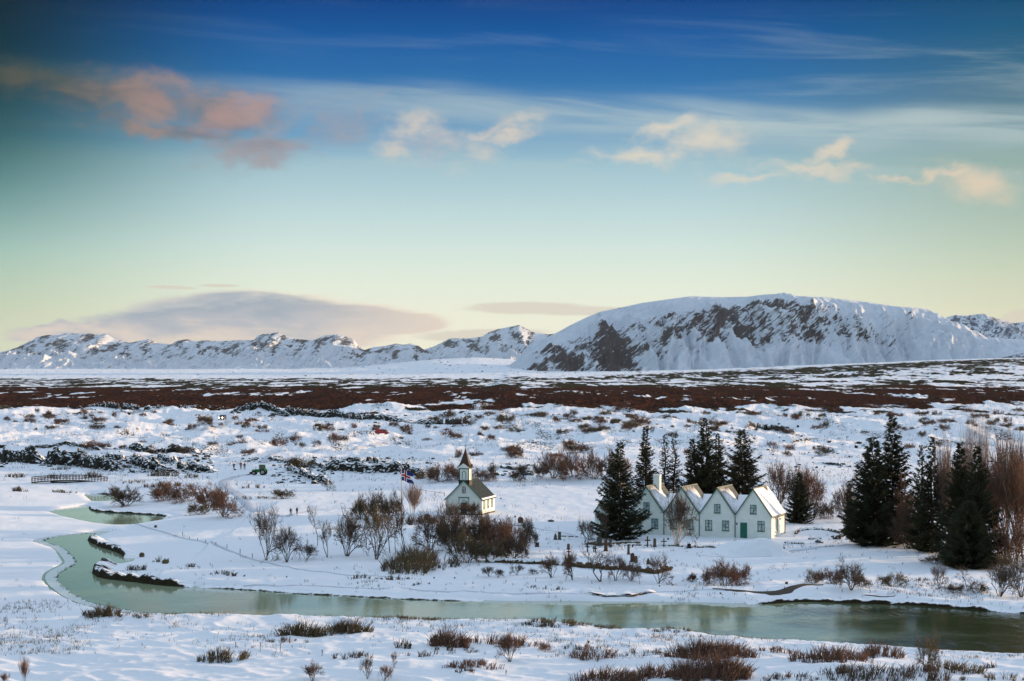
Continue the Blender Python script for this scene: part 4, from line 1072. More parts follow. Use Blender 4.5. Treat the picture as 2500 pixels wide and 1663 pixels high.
 ('bare_poplar', 'upright', 2416, 1352, 1090, 70, 'low dense bare poplar between darkest spruce and pale poplar', 'tree', 'tall bare trees at the right', 'twigred', 'bark', 5),
 ('bare_poplar', 'upright', 2450, 1356, 1078, 90, 'red brown bare poplar rods behind the dark trunked tree', 'tree', 'tall bare trees at the right', 'twigred', 'bark', 1),
 ('bare_poplar', 'upright', 2484, 1350, 1072, 90, 'red brown poplar rods behind the thick trunked tree', 'tree', 'tall bare trees at the right', 'twig', 'bark', 2),
 ('bare_poplar', 'upright', 2345, 1340, 1070, 80, 'pale poplar rods showing above the twin black spruces', 'tree', 'tall bare trees at the right', 'twigpale', 'bark', 4),
 ('willow_bush', 'bush', 2468, 1376, 1250, 120, 'brown thicket under the poplars at the right edge', 'bush', 'tall bare trees at the right', 'twigred', 'bark', 3),
 ('willow_bush', 'bush', 2215, 1340, 1230, 80, 'brown undergrowth bush between broad and thin spruces', 'bush', 'tall bare trees at the right', 'twig', 'bark', 4),
 ('bare_tree', 'tree', 2452, 1368, 1120, 84, 'dark trunked bare tree before the poplars at right', 'tree', 'tall bare trees at the right', 'twigred', 'bark', 0),
 ('bare_tree', 'tree', 2484, 1372, 1096, 84, 'thick trunked bare tree nearest the right edge', 'tree', 'tall bare trees at the right', 'twigred', 'bark', 3),
 ('bare_tree', 'multi', 2228, 1338, 1162, 90, 'brown bare tree filling the gap between the spruces', 'tree', 'tall bare trees at the right', 'twigred', 'bark', 6),
 ('bare_tree', 'multi', 2330, 1340, 1130, 80, 'brown bare tree left behind the darkest spruce', 'tree', 'tall bare trees at the right', 'twigred', 'bark', 2),
 # foreground singles
 ('bare_bush', 'multi', 2265, 1640, 1540, 64, 'little dark tree at the water edge in the right foreground', 'tree', None, 'twigdry', 'bark', 6),
 ('bare_bush', 'multi', 1245, 1616, 1540, 58, 'bare reddish shrub with one tall thin top, centre foreground', 'bush', None, 'twigred', 'bark', 4),
 ('bare_bush', 'multi', 898, 1658, 1598, 34, 'slender upright shrub in the foreground left of centre', 'bush', None, 'twig', 'bark', 5),
 ('bare_bush', 'multi', 938, 1662, 1624, 40, 'short brown shrub right beside the slender foreground shrub', 'bush', None, 'twigred', 'bark', 2),
 ('bare_bush', 'multi', 762, 1664, 1612, 52, 'reddish spreading shrub at the bottom edge, left of centre', 'bush', None, 'twigred', 'bark', 3),
 ('bare_bush', 'multi', 962, 1628, 1590, 20, 'tiny forked sapling in the foreground snow', 'bush', None, 'twig', 'bark', 1),
 ('bare_bush', 'upright', 58, 1672, 1602, 30, 'thin reddish rods in the bottom left corner', 'bush', None, 'twigred', 'bark', 1),
 ('bare_bush', 'upright', 12, 1672, 1640, 22, 'short reddish rods at the very bottom left edge', 'bush', None, 'twigred', 'bark', 2),
 ('willow_bush', 'bush', 1330, 1588, 1566, 44, 'small rounded shrub right of the tall topped red shrub', 'bush', None, 'twigred', 'bark', 2)]
rndp = random.Random(21)
for a in TT:
    plant(*a[:10], bark=a[10], var=a[11], rnd=rndp)

# ================================================================== low willow patches: many short rods
def patch(name, px, py, rx, hpx, label, n=400, tw='twigdry', seed=0, depth=None, cat='shrub', group=None, lean=.12):
    g = G(px, py); s = FPX / g.y; rnd = random.Random(seed + 1)
    Rx = rx / s; Ry = depth if depth else Rx * .45; H = hpx / s
    segs = []
    nclump = max(2, int(n * .62) // 7); H *= 1.3
    for c in range(nclump):
        a = rnd.uniform(0, 6.28); rr = math.sqrt(rnd.random()) * (1 + .12 * math.sin(a * 5 + seed) + .1 * rnd.uniform(-1, 1))
        cx, cy = math.cos(a) * rr * Rx, math.sin(a) * rr * Ry
        hh = H * max(.4, (1 - rr ** 2 * .6)) * rnd.uniform(.8, 1.3)
        z0 = gz(g.x + cx, g.y + cy) - g.z
        for _ in range(7):
            x0 = cx + rnd.gauss(0, Rx * .03 + .06); y0 = cy + rnd.gauss(0, .12)
            dx_ = rnd.gauss(lean, .30) + cx / Rx * .25; dy_ = rnd.gauss(0, .2)
            h = hh * rnd.uniform(.5, 1.1); r = .027 * rnd.uniform(.7, 1.3) * (g.y / 200) ** .6
            p0 = (x0, y0, z0 - .05); p1 = (x0 + dx_ * h * .5, y0 + dy_ * h * .5, z0 + h * .55); p2 = (x0 + dx_ * h * rnd.uniform(.9, 1.3), y0 + dy_ * h, z0 + h)
            segs += [(p0, p1, r, r * .8), (p1, p2, r * .8, r * .35)]
            if rnd.random() < .8:
                q = (p1[0] + rnd.uniform(-.35, .35) * h * .6, p1[1] + rnd.uniform(-.2, .2) * h, p1[2] + h * rnd.uniform(.2, .4)); segs.append((p1, q, r * .6, r * .3))
    o = mesh_obj(name, segs_mesh(name, segs, MT[tw]), None); o.location = g
    tag(o, label, cat, group); return o
PP_ = [(255, 1504, 52, 22, 'dark willow patch on the drift by the river, far left foreground', 500, 'twigdry'),
 (345, 1506, 30, 8, 'thin low stems trailing right of the far left patch', 120, 'twigdry'),
 (735, 1553, 62, 26, 'long dense willow patch in the left foreground, left half', 800, 'twigdry'),
 (850, 1545, 56, 26, 'long dense willow patch in the left foreground, right half', 700, 'twigdry'),
 (700, 1567, 55, 10, 'sparse grey stems below the long dense patch', 140, 'twig'),
 (545, 1612, 62, 24, 'brown willow patch left of the long dense one', 500, 'twigdry'),
 (1097, 1576, 46, 34, 'compact dark brown oval willow clump in the foreground', 800, 'twigred'),
 (1105, 1588, 70, 10, 'sparse stems fringing the oval willow clump', 150, 'twig'),
 (1195, 1572, 44, 20, 'loose reddish stems right of the oval clump', 220, 'twigred'),
 (1265, 1578, 46, 22, 'reddish stems behind the tall topped shrub', 260, 'twigred'),
 (1155, 1628, 70, 16, 'brown low willow patch below the oval clump', 420, 'twigred'),
 (1040, 1600, 60, 9, 'thin scattered stems left of the brown low patch', 110, 'twig'),
 (860, 1606, 60, 12, 'pale sparse stems in the foreground, left of centre', 180, 'twig'),
 (985, 1582, 22, 18, 'small dark tuft of stems left of the oval clump', 120, 'twig'),
 (1140, 1640, 40, 10, 'low stems under the brown low patch', 110, 'twig'),
 (1735, 1602, 105, 34, 'widest red brown willow patch right of centre', 1700, 'twigred'),
 (1730, 1655, 100, 46, 'dense red brown willow patch at the bottom edge', 1900, 'twigred'),
 (1480, 1660, 95, 26, 'left wing of the bottom edge willow brush', 1000, 'twigred'),
 (1590, 1652, 60, 26, 'willow brush between bottom edge patches', 600, 'twigred'),
 (1450, 1608, 60, 26, 'loose reddish willow stems above the bottom edge brush', 300, 'twigred'),
 (1560, 1600, 80, 14, 'scattered grey stems left of the widest patch', 200, 'twig'),
 (1420, 1585, 50, 12, 'faint low stems above the loose reddish willow', 120, 'twig'),
 (1900, 1592, 60, 14, 'thin red stems by the water right of the widest patch', 200, 'twigred'),
 (2030, 1612, 110, 26, 'long slanting red willow fringe along the water', 1100, 'twigred', 2.5),
 (2150, 1600, 60, 26, 'red willow stems standing against the river', 500, 'twigred'),
 (2120, 1652, 120, 26, 'grey brown low brush below the water fringe', 900, 'twig'),
 (2240, 1640, 60, 14, 'low stems around the little dark tree', 300, 'twigred'),
 (2330, 1638, 90, 18, 'brown low willow patch right of the little dark tree', 500, 'twigdry'),
 (1930, 1658, 70, 14, 'pale frosted stems at the bottom edge', 300, 'twig'),
 (2420, 1632, 30, 14, 'small dark tuft near the right edge of the foreground', 90, 'twig'),
 (2460, 1662, 60, 16, 'stems in the bottom right corner', 160, 'twigdry'),
 (2290, 1660, 60, 20, 'frosted low brush left of the corner stems', 220, 'twig'),
 (1000, 1512, 110, 6, 'thin dark fringe of stems on the near river edge, left of centre', 420, 'twigdry', 1.2),
 (1360, 1524, 82, 12, 'dark sedge fringe on the near river edge, centre', 700, 'twigdry', 2.0),
 (1480, 1534, 46, 8, 'short sedge fringe right of the centre fringe', 200, 'twigdry', 1.2),
 (1640, 1540, 56, 9, 'sedge along the near river edge, right of centre', 240, 'twigdry', 1.2),
 (1000, 1392, 70, 34, 'olive brown upright willow brush below the tree row', 900, 'twigdry', 5),
 (1018, 1370, 46, 38, 'taller back of the upright willow brush below the tree row', 500, 'twigdry', 4),
 (1085, 1382, 50, 22, 'pale thin stems right of the upright willow brush', 240, 'twig', 4),
 (1010, 1278, 60, 18, 'pale grey stem thicket on the terrace beside the boulder', 500, 'twig', 3),
 (335, 1392, 34, 12, 'grey sparse tuft on the point of the river bend', 160, 'twig'),
 (455, 1384, 26, 8, 'small tuft right of the river bend point', 60, 'twig'),
 (555, 1404, 44, 10, 'sparse stems on the bank above the river', 160, 'twig'),
 (395, 1372, 20, 10, 'brown tuft inland of the river bend', 80, 'twigdry'),
 (1330, 1438, 50, 7, 'thin stems on the snow above the middle river', 90, 'twig'),
 (880, 1412, 40, 9, 'thin grey stems below the tree row', 100, 'twig'),
 (960, 1416, 40, 10, 'second group of thin stems below the tree row', 110, 'twig'),
 (1010, 1428, 40, 6, 'few stems beside the lower footpath', 50, 'twig'),
 (2230, 1418, 50, 8, 'sparse stems between the bushes of the right bank', 80, 'twig'),
 (45, 1200, 26, 9, 'dark tuft left of the footbridge', 160, 'twigdry'),
 (150, 1203, 34, 6, 'low dark tuft under the footbridge', 150, 'twigdry'),
 (40, 1166, 34, 9, 'dark tuft on the snow at the left edge', 200, 'twigdry'),
 (150, 1147, 24, 8, 'tuft above the left end of the footbridge', 140, 'twigdry'),
 (225, 1166, 24, 14, 'tuft of stems rising behind the footbridge', 160, 'twigdry'),
 (130, 1167, 16, 9, 'small dark tuft behind the footbridge', 80, 'twigdry'),
 (410, 1162, 50, 12, 'dark low scrub under the lava rubble', 400, 'twigdry'),
 (330, 1178, 50, 6, 'thin tufts beside the right end of the footbridge', 120, 'twigdry'),
 (400, 1188, 50, 12, 'olive scrub behind the long red willow clump', 400, 'twigdry'),
 (470, 1166, 40, 7, 'thin scrub below the rubble, right', 120, 'twigdry'),
 (620, 1192, 28, 10, 'dark tuft below the tractor', 100, 'twigdry'),
 (620, 1216, 70, 5, 'long dark line of sedge below the tractor', 300, 'twigdry', 3),
 (730, 1142, 34, 22, 'dark scrub right of the tractor on the slope', 400, 'twigdry'),
 (860, 1148, 60, 12, 'olive scrub along the foot of the lava step', 500, 'twigdry', 4),
 (1005, 1170, 30, 14, 'olive scrub left of the church tower', 200, 'twigdry')]
for i, a in enumerate(PP_):
    patch('low_shrub', a[0], a[1], a[2], a[3], a[4], a[5], a[6], i * 7, a[7] if len(a) > 7 else None, 'low shrub')

# scattered small bushes far out on the heath (alike, nothing tells them apart)
def heath():
    rnd = random.Random(77); k = 0
    H1 = 'small bare brown bushes on the distant heath'
    while k < 285:
        px = rnd.uniform(0, 2500); py = rnd.choice((rnd.uniform(1012, 1060), rnd.uniform(1020, 1120), rnd.uniform(1005, 1040)))
        if 640 < px < 1050 and py < 1040: continue
        if px > 2050 and py > 1110: continue
        hp = rnd.uniform(4, 13) * (1 + (py - 1000) / 170) * (1.5 if rnd.random() < .2 else 1); v = rnd.randint(1, 6)
        plant('heath_bush', 'bush', px, py, py - hp, hp * rnd.uniform(1.2, 3.2), 'small bare brown bush on the distant snowy heath', 'bush', H1, rnd.choice(('twigred', 'twigred', 'twig', 'twigdry')), 'bark', v, rnd)
        k += 1
heath()
def ground_stems():
    """grass and heather stems poking through the snow, from the foreground out to the lava field"""
    rnd = np.random.RandomState(4); N = 21000
    d = rnd.uniform(90, 720, N * 3); y = HC * FPX / d; x = rnd.uniform(-.29, .29, N * 3) * y
    dens = sstep(fbm(x / 18, y / 22, 3, 301), -.05, .35) * (.45 + .55 * (vnoise(x / 2.5, y / 3.5, 305) > 0)) + .04
    wgt = np.where(y < 236, .9, np.where(y < 400, .25, 1.6))
    keep = rnd.rand(N * 3) < dens * wgt
    x, y = x[keep], y[keep]
    m = np.ones(len(x), bool); nr = y < 520; m[nr] = water_sd(x[nr], y[nr]) > .5
    left = (x / y < -.17) & (y < 420) & (y > 215); m &= ~(left & (rnd.rand(len(x)) < .9))
    x, y = x[m][:N], y[m][:N]; z = height_fast(x, y)
    segs = []
    for i in range(len(x)):
        sc = (y[i] / 200) ** .75
        for _ in range(3 if y[i] < 300 else 2):
            a = rnd.normal(0, .35); b = rnd.normal(0, .3); h = rnd.uniform(.1, .34) * sc
            ox, oy = rnd.normal(0, .12 * sc, 2)
            segs.append(((x[i] + ox, y[i] + oy, z[i] - .03), (x[i] + ox + a * h, y[i] + oy + b * h, z[i] + h), .018 * sc, .008 * sc))
    o = mesh_obj('heath_grass', segs_mesh('heath_grass', segs, MT['twigdry'])); tag(o, 'thin dry stems poking through the snow all over the ground', 'grass', kind='stuff')
ground_stems()

# ================================================================== spruces
def spruce_meshes(seed, wratio=.25, dense=1.0, mat='spruce', bare=.03):
    rnd = random.Random(seed); V = []; Fc = []
    trunk = MB(); tp = [(rnd.uniform(-.004, .004) * i, rnd.uniform(-.004, .004) * i, -.02 + 1.01 * i / 8) for i in range(9)]
    trunk.tube(tp, [.017 * (1 - i / 8.6) + .0012 for i in range(9)], 7)
    def tri(a, b, c):
        n = len(V); V.extend((a, b, c)); Fc.append((n, n + 1, n + 2))
    asym = [rnd.uniform(.7, 1.2) for _ in range(7)]
    z = bare
    while z < .985:
        t = (z - bare) / (1 - bare)
        L = wratio * ((1 - t) ** .82) * (1 if t > .12 else .72 + 2.3 * t) + .008
        nb = int((9 if t < .75 else 6) * dense + rnd.random())
        for k in range(nb):
            a = rnd.uniform(0, 2 * math.pi); l = L * rnd.uniform(.48, 1.25) * asym[int(a / 6.2832 * 7) % 7]
            rise = rnd.uniform(-.12, .12) + (.55 * t - .16)
            ca, sa = math.cos(a), math.sin(a)
            z0 = z + rnd.uniform(-.01, .01)
            ns = max(3, int(l / .0125))
            for s in range(ns):
                u = (s + rnd.random()) / ns; u = .1 + .9 * u
                bx_ = ca * l * u; by_ = sa * l * u; bz = z0 + rise * l * u - .30 * l * u * (1 - u) + .22 * l * u * u
                for sd in (-1, 1):
                    w = (.10 * wratio + .20 * l * (1 - u * .75)) * rnd.uniform(.6, 1.3)
                    ang = a + sd * rnd.uniform(.5, 1.1)
                    ex, ey = math.cos(ang) * w, math.sin(ang) * w; ez = rnd.uniform(-.45, .25) * w
                    th = rnd.uniform(.0035, .0075)
                    tri((bx_ - ca * th, by_ - sa * th, bz - th * .5), (bx_ + ca * th, by_ + sa * th, bz + th * .6), (bx_ + ex, by_ + ey, bz + ez))
                    if rnd.random() < .6: tri((bx_ + ex * .1, by_ + ey * .1, bz - th), (bx_ + ex * .25, by_ + ey * .25, bz + th), (bx_ + ex * rnd.uniform(.5, .9) + ca * w * .4, by_ + ey * .7 + sa * w * .4, bz - w * rnd.uniform(.1, .55)))
            # branch tip
            tri((ca * l * .75, sa * l * .75, z0 + rise * l * .75 + .03 * l), (ca * l * .8 - sa * .006, sa * l * .8 + ca * .006, z0 + rise * l * .8), (ca * l * 1.12, sa * l * 1.12, z0 + rise * l + .26 * l))
        z += .0165 + .004 * rnd.random() + .006 * t
    me = bpy.data.meshes.new('crown'); me.from_pydata(V, [], Fc); me.materials.append(MT[mat]); me.update()
    return trunk.mesh('trunk', MT['bark'], True), me
SP = {}
def spruce(px, py, top, width, label, var, mat='spruce', ratio=.25, dense=1.0, lean=0.0, group='spruces'):
    key = (var, mat, ratio, dense)
    if key not in SP: SP[key] = spruce_meshes(var, ratio, dense, mat)
    g = G(px, py); s = FPX / g.y; h = (py - top) / s; w = 1.18 * (width / s) / (h * ratio * 2)
    o = empty('spruce_tree', (g.x, g.y, g.z), (px * 7.3) % 6.28); o.scale = (h * w, h * w, h)
    if lean: o.rotation_euler = (0, lean, 0)
    mesh_obj('trunk', SP[key][0], o); mesh_obj('crown', SP[key][1], o)
    tag(o, label, 'spruce', group); return o
spruce(1514, 1318, 1077, 104, 'broad dark spruce standing before the left gables of the farmhouse', 1, 'spruce', .27, .95)
spruce(1576, 1268, 1037, 76, 'pointed spruce just behind the chimney side of the farmhouse', 2, 'spruceb', .17, 1.1)
spruce(1624, 1262, 1054, 44, 'left one of two thin airy spruces behind the farmhouse', 3, 'spruce', .12, .7)
spruce(1646, 1262, 1060, 46, 'right one of two thin airy spruces behind the farmhouse', 4, 'spruce', .12, .7)
spruce(1690, 1268, 1068, 74, 'shorter left shoulder spruce of the tallest cluster behind the farmhouse', 5, 'spruce', .2, 1.0)
spruce(1722, 1268, 1018, 92, 'tallest and darkest spruce behind the third gable', 6, 'spruce', .2, 1.2)
spruce(1752, 1266, 1056, 66, 'right shoulder spruce close beside the tallest one', 7, 'spruce', .17, 1.0)
spruce(1812, 1272, 1048, 112, 'wide spruce behind the right gable of the farmhouse', 8, 'spruceb', .25, 1.1)
spruce(1950, 1277, 1153, 60, 'small dense spruce standing right of the farmhouse', 9, 'spruce', .26, 1.2)
spruce(2132, 1332, 1062, 142, 'broad green spruce at the left of the big right group', 10, 'spruce', .27, 1.1)
spruce(2178, 1326, 1013, 118, 'tallest spruce of the big right group', 11, 'spruce', .22, 1.1)
spruce(2072, 1300, 1172, 40, 'tiny pointed spruce peeking left of the big right group', 12, 'spruce', .16, 1.1)
spruce(2248, 1345, 1084, 62, 'thin spruce in the middle of the big right group', 3, 'spruce', .15, .85)
spruce(2276, 1350, 1064, 78, 'slender spruce just right of the thin one in the right group', 4, 'spruce', .17, 1.0)
spruce(2345, 1374, 1078, 92, 'left one of the twin black spruces at the right', 13, 'spruce', .2, 1.3)
spruce(2385, 1378, 1084, 108, 'right one of the twin black spruces at the right', 14, 'spruce', .22, 1.3)
spruce(2366, 1386, 1220, 130, 'low black spruce filling the foot of the twin spruces', 15, 'spruce', .4, 1.4)

# ================================================================== five-gabled farmhouse
HTH = R(21)
gr = G(1883.5, 1315)
ax_u = Vector((math.cos(HTH), -math.sin(HTH))); ax_w = Vector((math.sin(HTH), math.cos(HTH)))
def left_px(L):
    p = Vector((gr.x, gr.y)) - ax_u * L; return 1250 + FPX * p.x / p.y
lo, hi = 10, 50
for _ in range(40):
    mid = (lo + hi) / 2
    if left_px(mid) > 1452: lo = mid
    else: hi = mid
LT = lo; NG = 5; P5 = LT / NG
k_ = gr.y / FPX          # metres per pixel at the right corner
O2 = Vector((gr.x, gr.y)) - ax_u * LT
HB = gr.z
DEP = 8.2; EAVE = 55 * k_; APEX = 120 * k_
farm = empty('farmhouse', (O2.x, O2.y, HB), -HTH)
tag(farm, 'long white farmhouse with five steep green trimmed gables by the cemetery', 'farmhouse')
hw = P5 / 2
def ribbed(y0, y1, pitch=.24, amp=.028):
    n = int(round((y1 - y0) / pitch)); ys = []; hs = []
    for i in range(n + 1):
        for q, a_ in ((-.5, 0), (-.22, 0), (-.12, 1), (.12, 1), (.22, 0)):
            yv = y0 + (i + .5 + q) * (y1 - y0) / n
            if yv <= y1 + 1e-6: ys.append(yv); hs.append(a_ * amp)
    return ys, hs
def roof_slope(name, parent, x_r, z_r, x_e, z_e, y0, y1, mat, snow=None, seed=0, over=.15, snowfn=None, amp=.028):
    """corrugated slope from ridge (x_r, z_r) to eave (x_e, z_e), ribs running down it; a snow sheet lies in the grooves"""
    d = Vector((x_e - x_r, z_e - z_r)); L = d.length; d /= L
    nrm = Vector((-d.y, d.x));  nrm = nrm if nrm.y > 0 else -nrm
    ys, hs = ribbed(y0, y1, amp=amp); mb = MB(); vs = []
    ts = (0, L + over)
    for t in ts:
        for y_, h_ in zip(ys, hs):
            vs.append((x_r + d.x * t + nrm.x * (h_ + .05), y_, z_r + d.y * t + nrm.y * (h_ + .05)))
    n = len(ys); fs = [(i, i + 1, n + i + 1, n + i) for i in range(n - 1)]
    # underside
    m0 = len(vs)
    for t in ts:
        for y_ in (y0, y1): vs.append((x_r + d.x * t - nrm.x * .02, y_, z_r + d.y * t - nrm.y * .02))
    fs.append((m0, m0 + 2, m0 + 3, m0 + 1))
    mb.add(vs, fs); o = mb.build(name, mat, parent)
    if snow:
        ny_, nt = 70, 44
        yy = np.linspace(y0 + .02, y1 - .02, ny_); tt = np.linspace(0.02, L + over * .7, nt)
        YY, TT2 = np.meshgrid(yy, tt, indexing='ij')
        th = snowfn(YY, TT2 / L) + .018 * fbm(YY * 1.3, TT2 * 1.1, 4, seed) + .007 * vnoise(YY * 4, TT2 * 1.5, seed + 3)
        X_ = x_r + d.x * TT2 + nrm.x * (.052 + th); Z_ = z_r + d.y * TT2 + nrm.y * (.052 + th)
        P = np.stack([X_, YY, Z_], -1)
        if x_e < x_r: P = P[::-1]
        so = grid_mesh('roof_snow', P[::-1] if x_e > x_r else P, MT['snow']); so.parent = o
    return o
def window(parent, xc, z0, w, h, side='front', y=0.0, rows=3, mat='green', arched=False):
    """window in the plane y (front) or x (side)"""
    def put(mb, a0, a1, d0, d1, z0_, z1_):
        if side == 'front': mb.box(a0, a1, y + d0, y + d1, z0_, z1_)
        else: mb.box(y - d1, y - d0, a0, a1, z0_, z1_)
    fr = MB(); t = .07
    put(fr, xc - w / 2, xc - w / 2 + t, -.05, .03, z0, z0 + h); put(fr, xc + w / 2 - t, xc + w / 2, -.05, .03, z0, z0 + h)
    put(fr, xc - w / 2 + t, xc + w / 2 - t, -.05, .03, z0, z0 + t); put(fr, xc - w / 2 + t, xc + w / 2 - t, -.05, .03, z0 + h - t, z0 + h)
    wn = fr.build('window', MT[mat], parent)
    mu = MB(); put(mu, xc - .04, xc + .04, -.045, .02, z0 + t, z0 + h - t)
    zt = z0 + h * .64
    put(mu, xc - w / 2 + t, xc - .04, -.045, .02, zt - .035, zt + .035); put(mu, xc + .04, xc + w / 2 - t, -.045, .02, zt - .035, zt + .035)
    if rows > 2:
        zt = z0 + h * .34
        put(mu, xc - w / 2 + t, xc - .04, -.035, .02, zt - .018, zt + .018); put(mu, xc + .04, xc + w / 2 - t, -.035, .02, zt - .018, zt + .018)
    mu.build('glazing_bars', MT[mat], wn)
    gl = MB(); put(gl, xc - w / 2 + t, xc + w / 2 - t, -.015, -.008, z0 + t, z0 + h - t); gl.build('pane', MT['paneglass'], wn)
    si = MB(); put(si, xc - w / 2 - .05, xc + w / 2 + .05, -.11, .0, z0 - .06, z0 - .003); si.build('sill', MT[mat], wn)
    return wn
def make_pane():
    m, t, b = new_mat('pane_with_curtain')
    p = t.node('ShaderNodeTexCoord').outputs['Object']
    n = t.noise(t.scale(p, (3, 1, 1.6)), 1.0, 3, .6)
    t.put(b.inputs['Base Color'], t.mix(t.ss(n, .38, .62), (.16, .21, .22), (.50, .57, .60))); b.inputs['Roughness'].default_value = .08
    b.inputs['Specular IOR Level'].default_value = .8
    return m
MT['paneglass'] = make_pane()
kx = 1.0 / math.cos(HTH - .127)
WW, WH = 17 * k_ * kx, 25 * k_; UW, UH = 15.5 * k_ * kx, 22 * k_
for i in range(NG):
    x0 = i * P5; zo = 0
    wall = MB().prism([(x0, -1.2), (x0 + P5, -1.2), (x0 + P5, EAVE), (x0 + hw, APEX), (x0, EAVE)], 0, .35)
    wall.build('gable_wall', MT['white'], farm)
    MB().prism([(x0, -1.2), (x0 + P5, -1.2), (x0 + P5, EAVE), (x0 + hw, APEX), (x0, EAVE)], DEP - .35, DEP).build('rear_gable_wall', MT['white'], farm)
    # snow: thin near the ridge, thicker lower down; the last roof almost all white
    if i == NG - 1: sf = lambda y, t: .030 + .03 * sstep(t, 0, .25) - .05 * np.exp(-((y - 6.6) / .8) ** 2) * (1 - sstep(t, .1, .3)) + 0 * y - .045 * (1 - sstep(y, .1, .5)) * 0
    else: sf = lambda y, t: -.002 + .026 * sstep(t + .07 * (y / DEP), .05, .36) - .03 * (1 - sstep(y, .1, .9)) - .04 * sstep(y, 5.4, 6.6) * (1 - sstep(t, .4, .8))
    roof_slope('roof', farm, x0 + hw, APEX, x0 + P5, EAVE, -.18, DEP + .15, MT['rust'], True, i * 5 + 1, .0 if i < NG - 1 else .22, sf)
    roof_slope('roof', farm, x0 + hw, APEX, x0, EAVE, -.18, DEP + .15, MT['rust'], True, i * 5 + 3, .0 if i > 0 else .22, lambda y, t: .02 + .02 * sstep(t, 0, .3) + 0 * y)
    rc = MB(); rc.prism([(x0 + hw - .14, APEX + .0), (x0 + hw, APEX + .16), (x0 + hw + .14, APEX + .0)][::-1], -.20, DEP + .17); rc.build('ridge_cap', MT['rust'], farm)
    # verge boards
    sl = Vector((hw, APEX - EAVE)).normalized()
    for sg in (-1, 1):
        vb = MB(); ex = x0 + hw + sg * (hw + (.12 if (i == 0 and sg < 0) or (i == NG - 1 and sg > 0) else -.0)); ez = EAVE - (.18 if (i == 0 and sg < 0) or (i == NG - 1 and sg > 0) else .0)
        pl = [(x0 + hw, APEX + .10), (ex, ez + .10), (ex, ez - .12), (x0 + hw, APEX - .12)]
        if sg > 0: pl = pl[::-1]
        vb.prism(pl, -.24 - (.004 if sg > 0 else 0), -.17 - (.004 if sg > 0 else 0)); vb.build('verge_board', MT['green'], farm)
    if i == NG - 1:
        dr = MB(); dx0 = x0 + P5 * .235; dr.box(dx0 - 8.6 * k_, dx0 + 8.6 * k_, -.05, .03, -.25, 37 * k_)
        d_ = dr.build('door', MT['green'], farm)
        for q in range(3): MB().box(dx0 - 6.6 * k_, dx0 + 6.6 * k_, -.065, -.052, .12 + q * .62, .58 + q * .62).build('panel', MT['green'], d_)
        MB().ell((dx0 + 6.9 * k_, -.09, 1.0), (.035, .035, .035), 8, 5).build('handle', MT['black'], d_)
        window(farm, x0 + P5 * .715, 17 * k_, WW, WH)
        la = MB(); la.box(x0 + P5 * .035, x0 + P5 * .035 + .14, -.14, -.002, 1.85, 2.1); la.ell((x0 + P5 * .035 + .07, -.10, 2.12), (.09, .09, .05), 8, 4); la.build('wall_lamp', MT['black'], farm)
    else:
        window(farm, x0 + P5 * .26, 16 * k_, WW, WH); window(farm, x0 + P5 * .735, 16 * k_, WW, WH)
    window(farm, x0 + P5 * .5, 59 * k_, UW, UH, rows=2)
    if i < NG - 1:
        dp = MB(); dp.tube([(x0 + P5, -.10, -.9), (x0 + P5, -.10, EAVE - .05)], .055, 8); dp.build('drainpipe', MT['dark'], farm)
        # cross roof at the back that closes the valley
        y_a, y_b = .4, DEP + .1
        cz = EAVE + .05; cb = EAVE + 2.45
        hwv = (cb - cz) / (APEX - EAVE) * hw
        cr = MB().add([(x0 + P5, y_a, cz), (x0 + P5 + hwv, y_b, cb), (x0 + P5 - hwv, y_b, cb), (x0 + P5, y_b + 2.5, cz)], [(0, 1, 2), (2, 1, 3)])
        cr.build('valley_roof', MT['snow'], farm)
sw = MB(); sw.box(LT - .35, LT - .002, .352, DEP - .352, -1.2, EAVE); sw.box(.002, .35, .352, DEP - .352, -1.2, EAVE); sw.box(.36, LT - .36, DEP - .34, DEP - .01, -1.2, EAVE - .01); sw.build('side_wall', MT['white'], farm)
window(farm, 3.4, .9, .45, 1.9, 'side', LT, 2)
MB().box(LT + .004, LT + .10, 5.1, 5.35, 2.35, 2.65).build('vent', MT['dark'], farm)
MB().tube([(LT + .09, DEP - .12, -.5), (LT + .09, DEP - .12, EAVE - .1)], .055, 8).build('drainpipe', MT['dark'], farm)
gt = MB(); gt.tube([(LT + .27, -.1, EAVE - .30), (LT + .27, DEP + .1, EAVE - .30)], .06, 8); gt.build('gutter', MT['dark'], farm)
chx = P5 * 1.5 + .25; ch = MB(); ch.box(chx - .48, chx + .48, 4.2, 5.1, APEX - 1.4, APEX + 1.45); cho = ch.build('chimney', MT['white'], farm)
MB().box(chx - .54, chx + .54, 4.14, 5.16, APEX + 1.453, APEX + 1.58).build('cap', MT['snow'], cho)
# snow piled before the door
def snow_pile():
    c = G(1862, 1345)
    nx_ = 60; xs = np.linspace(-1, 1, nx_); XX_, YY_ = np.meshgrid(xs, xs, indexing='xy')
    rx, ry, hh = 4.9, 2.6, 2.35
    x = c.x + XX_ * rx; y = c.y + YY_ * ry + 1.0
    rr = np.sqrt(XX_ ** 2 + YY_ ** 2) * (1 + .12 * fbm(XX_ * 2, YY_ * 2, 2, 9))
    z = height_fast(x, y) + np.where(rr < 1, hh * np.cos(np.clip(rr, 0, 1) * math.pi / 2) ** 1.6, 0) + fbm(x / .9, y / .9, 3, 12) * .12 - .12
    o = grid_mesh('snow_pile', np.stack([x, y, z], -1), MT['snow']); tag(o, 'big ploughed snow heap before the green door', 'snow pile')
snow_pile()

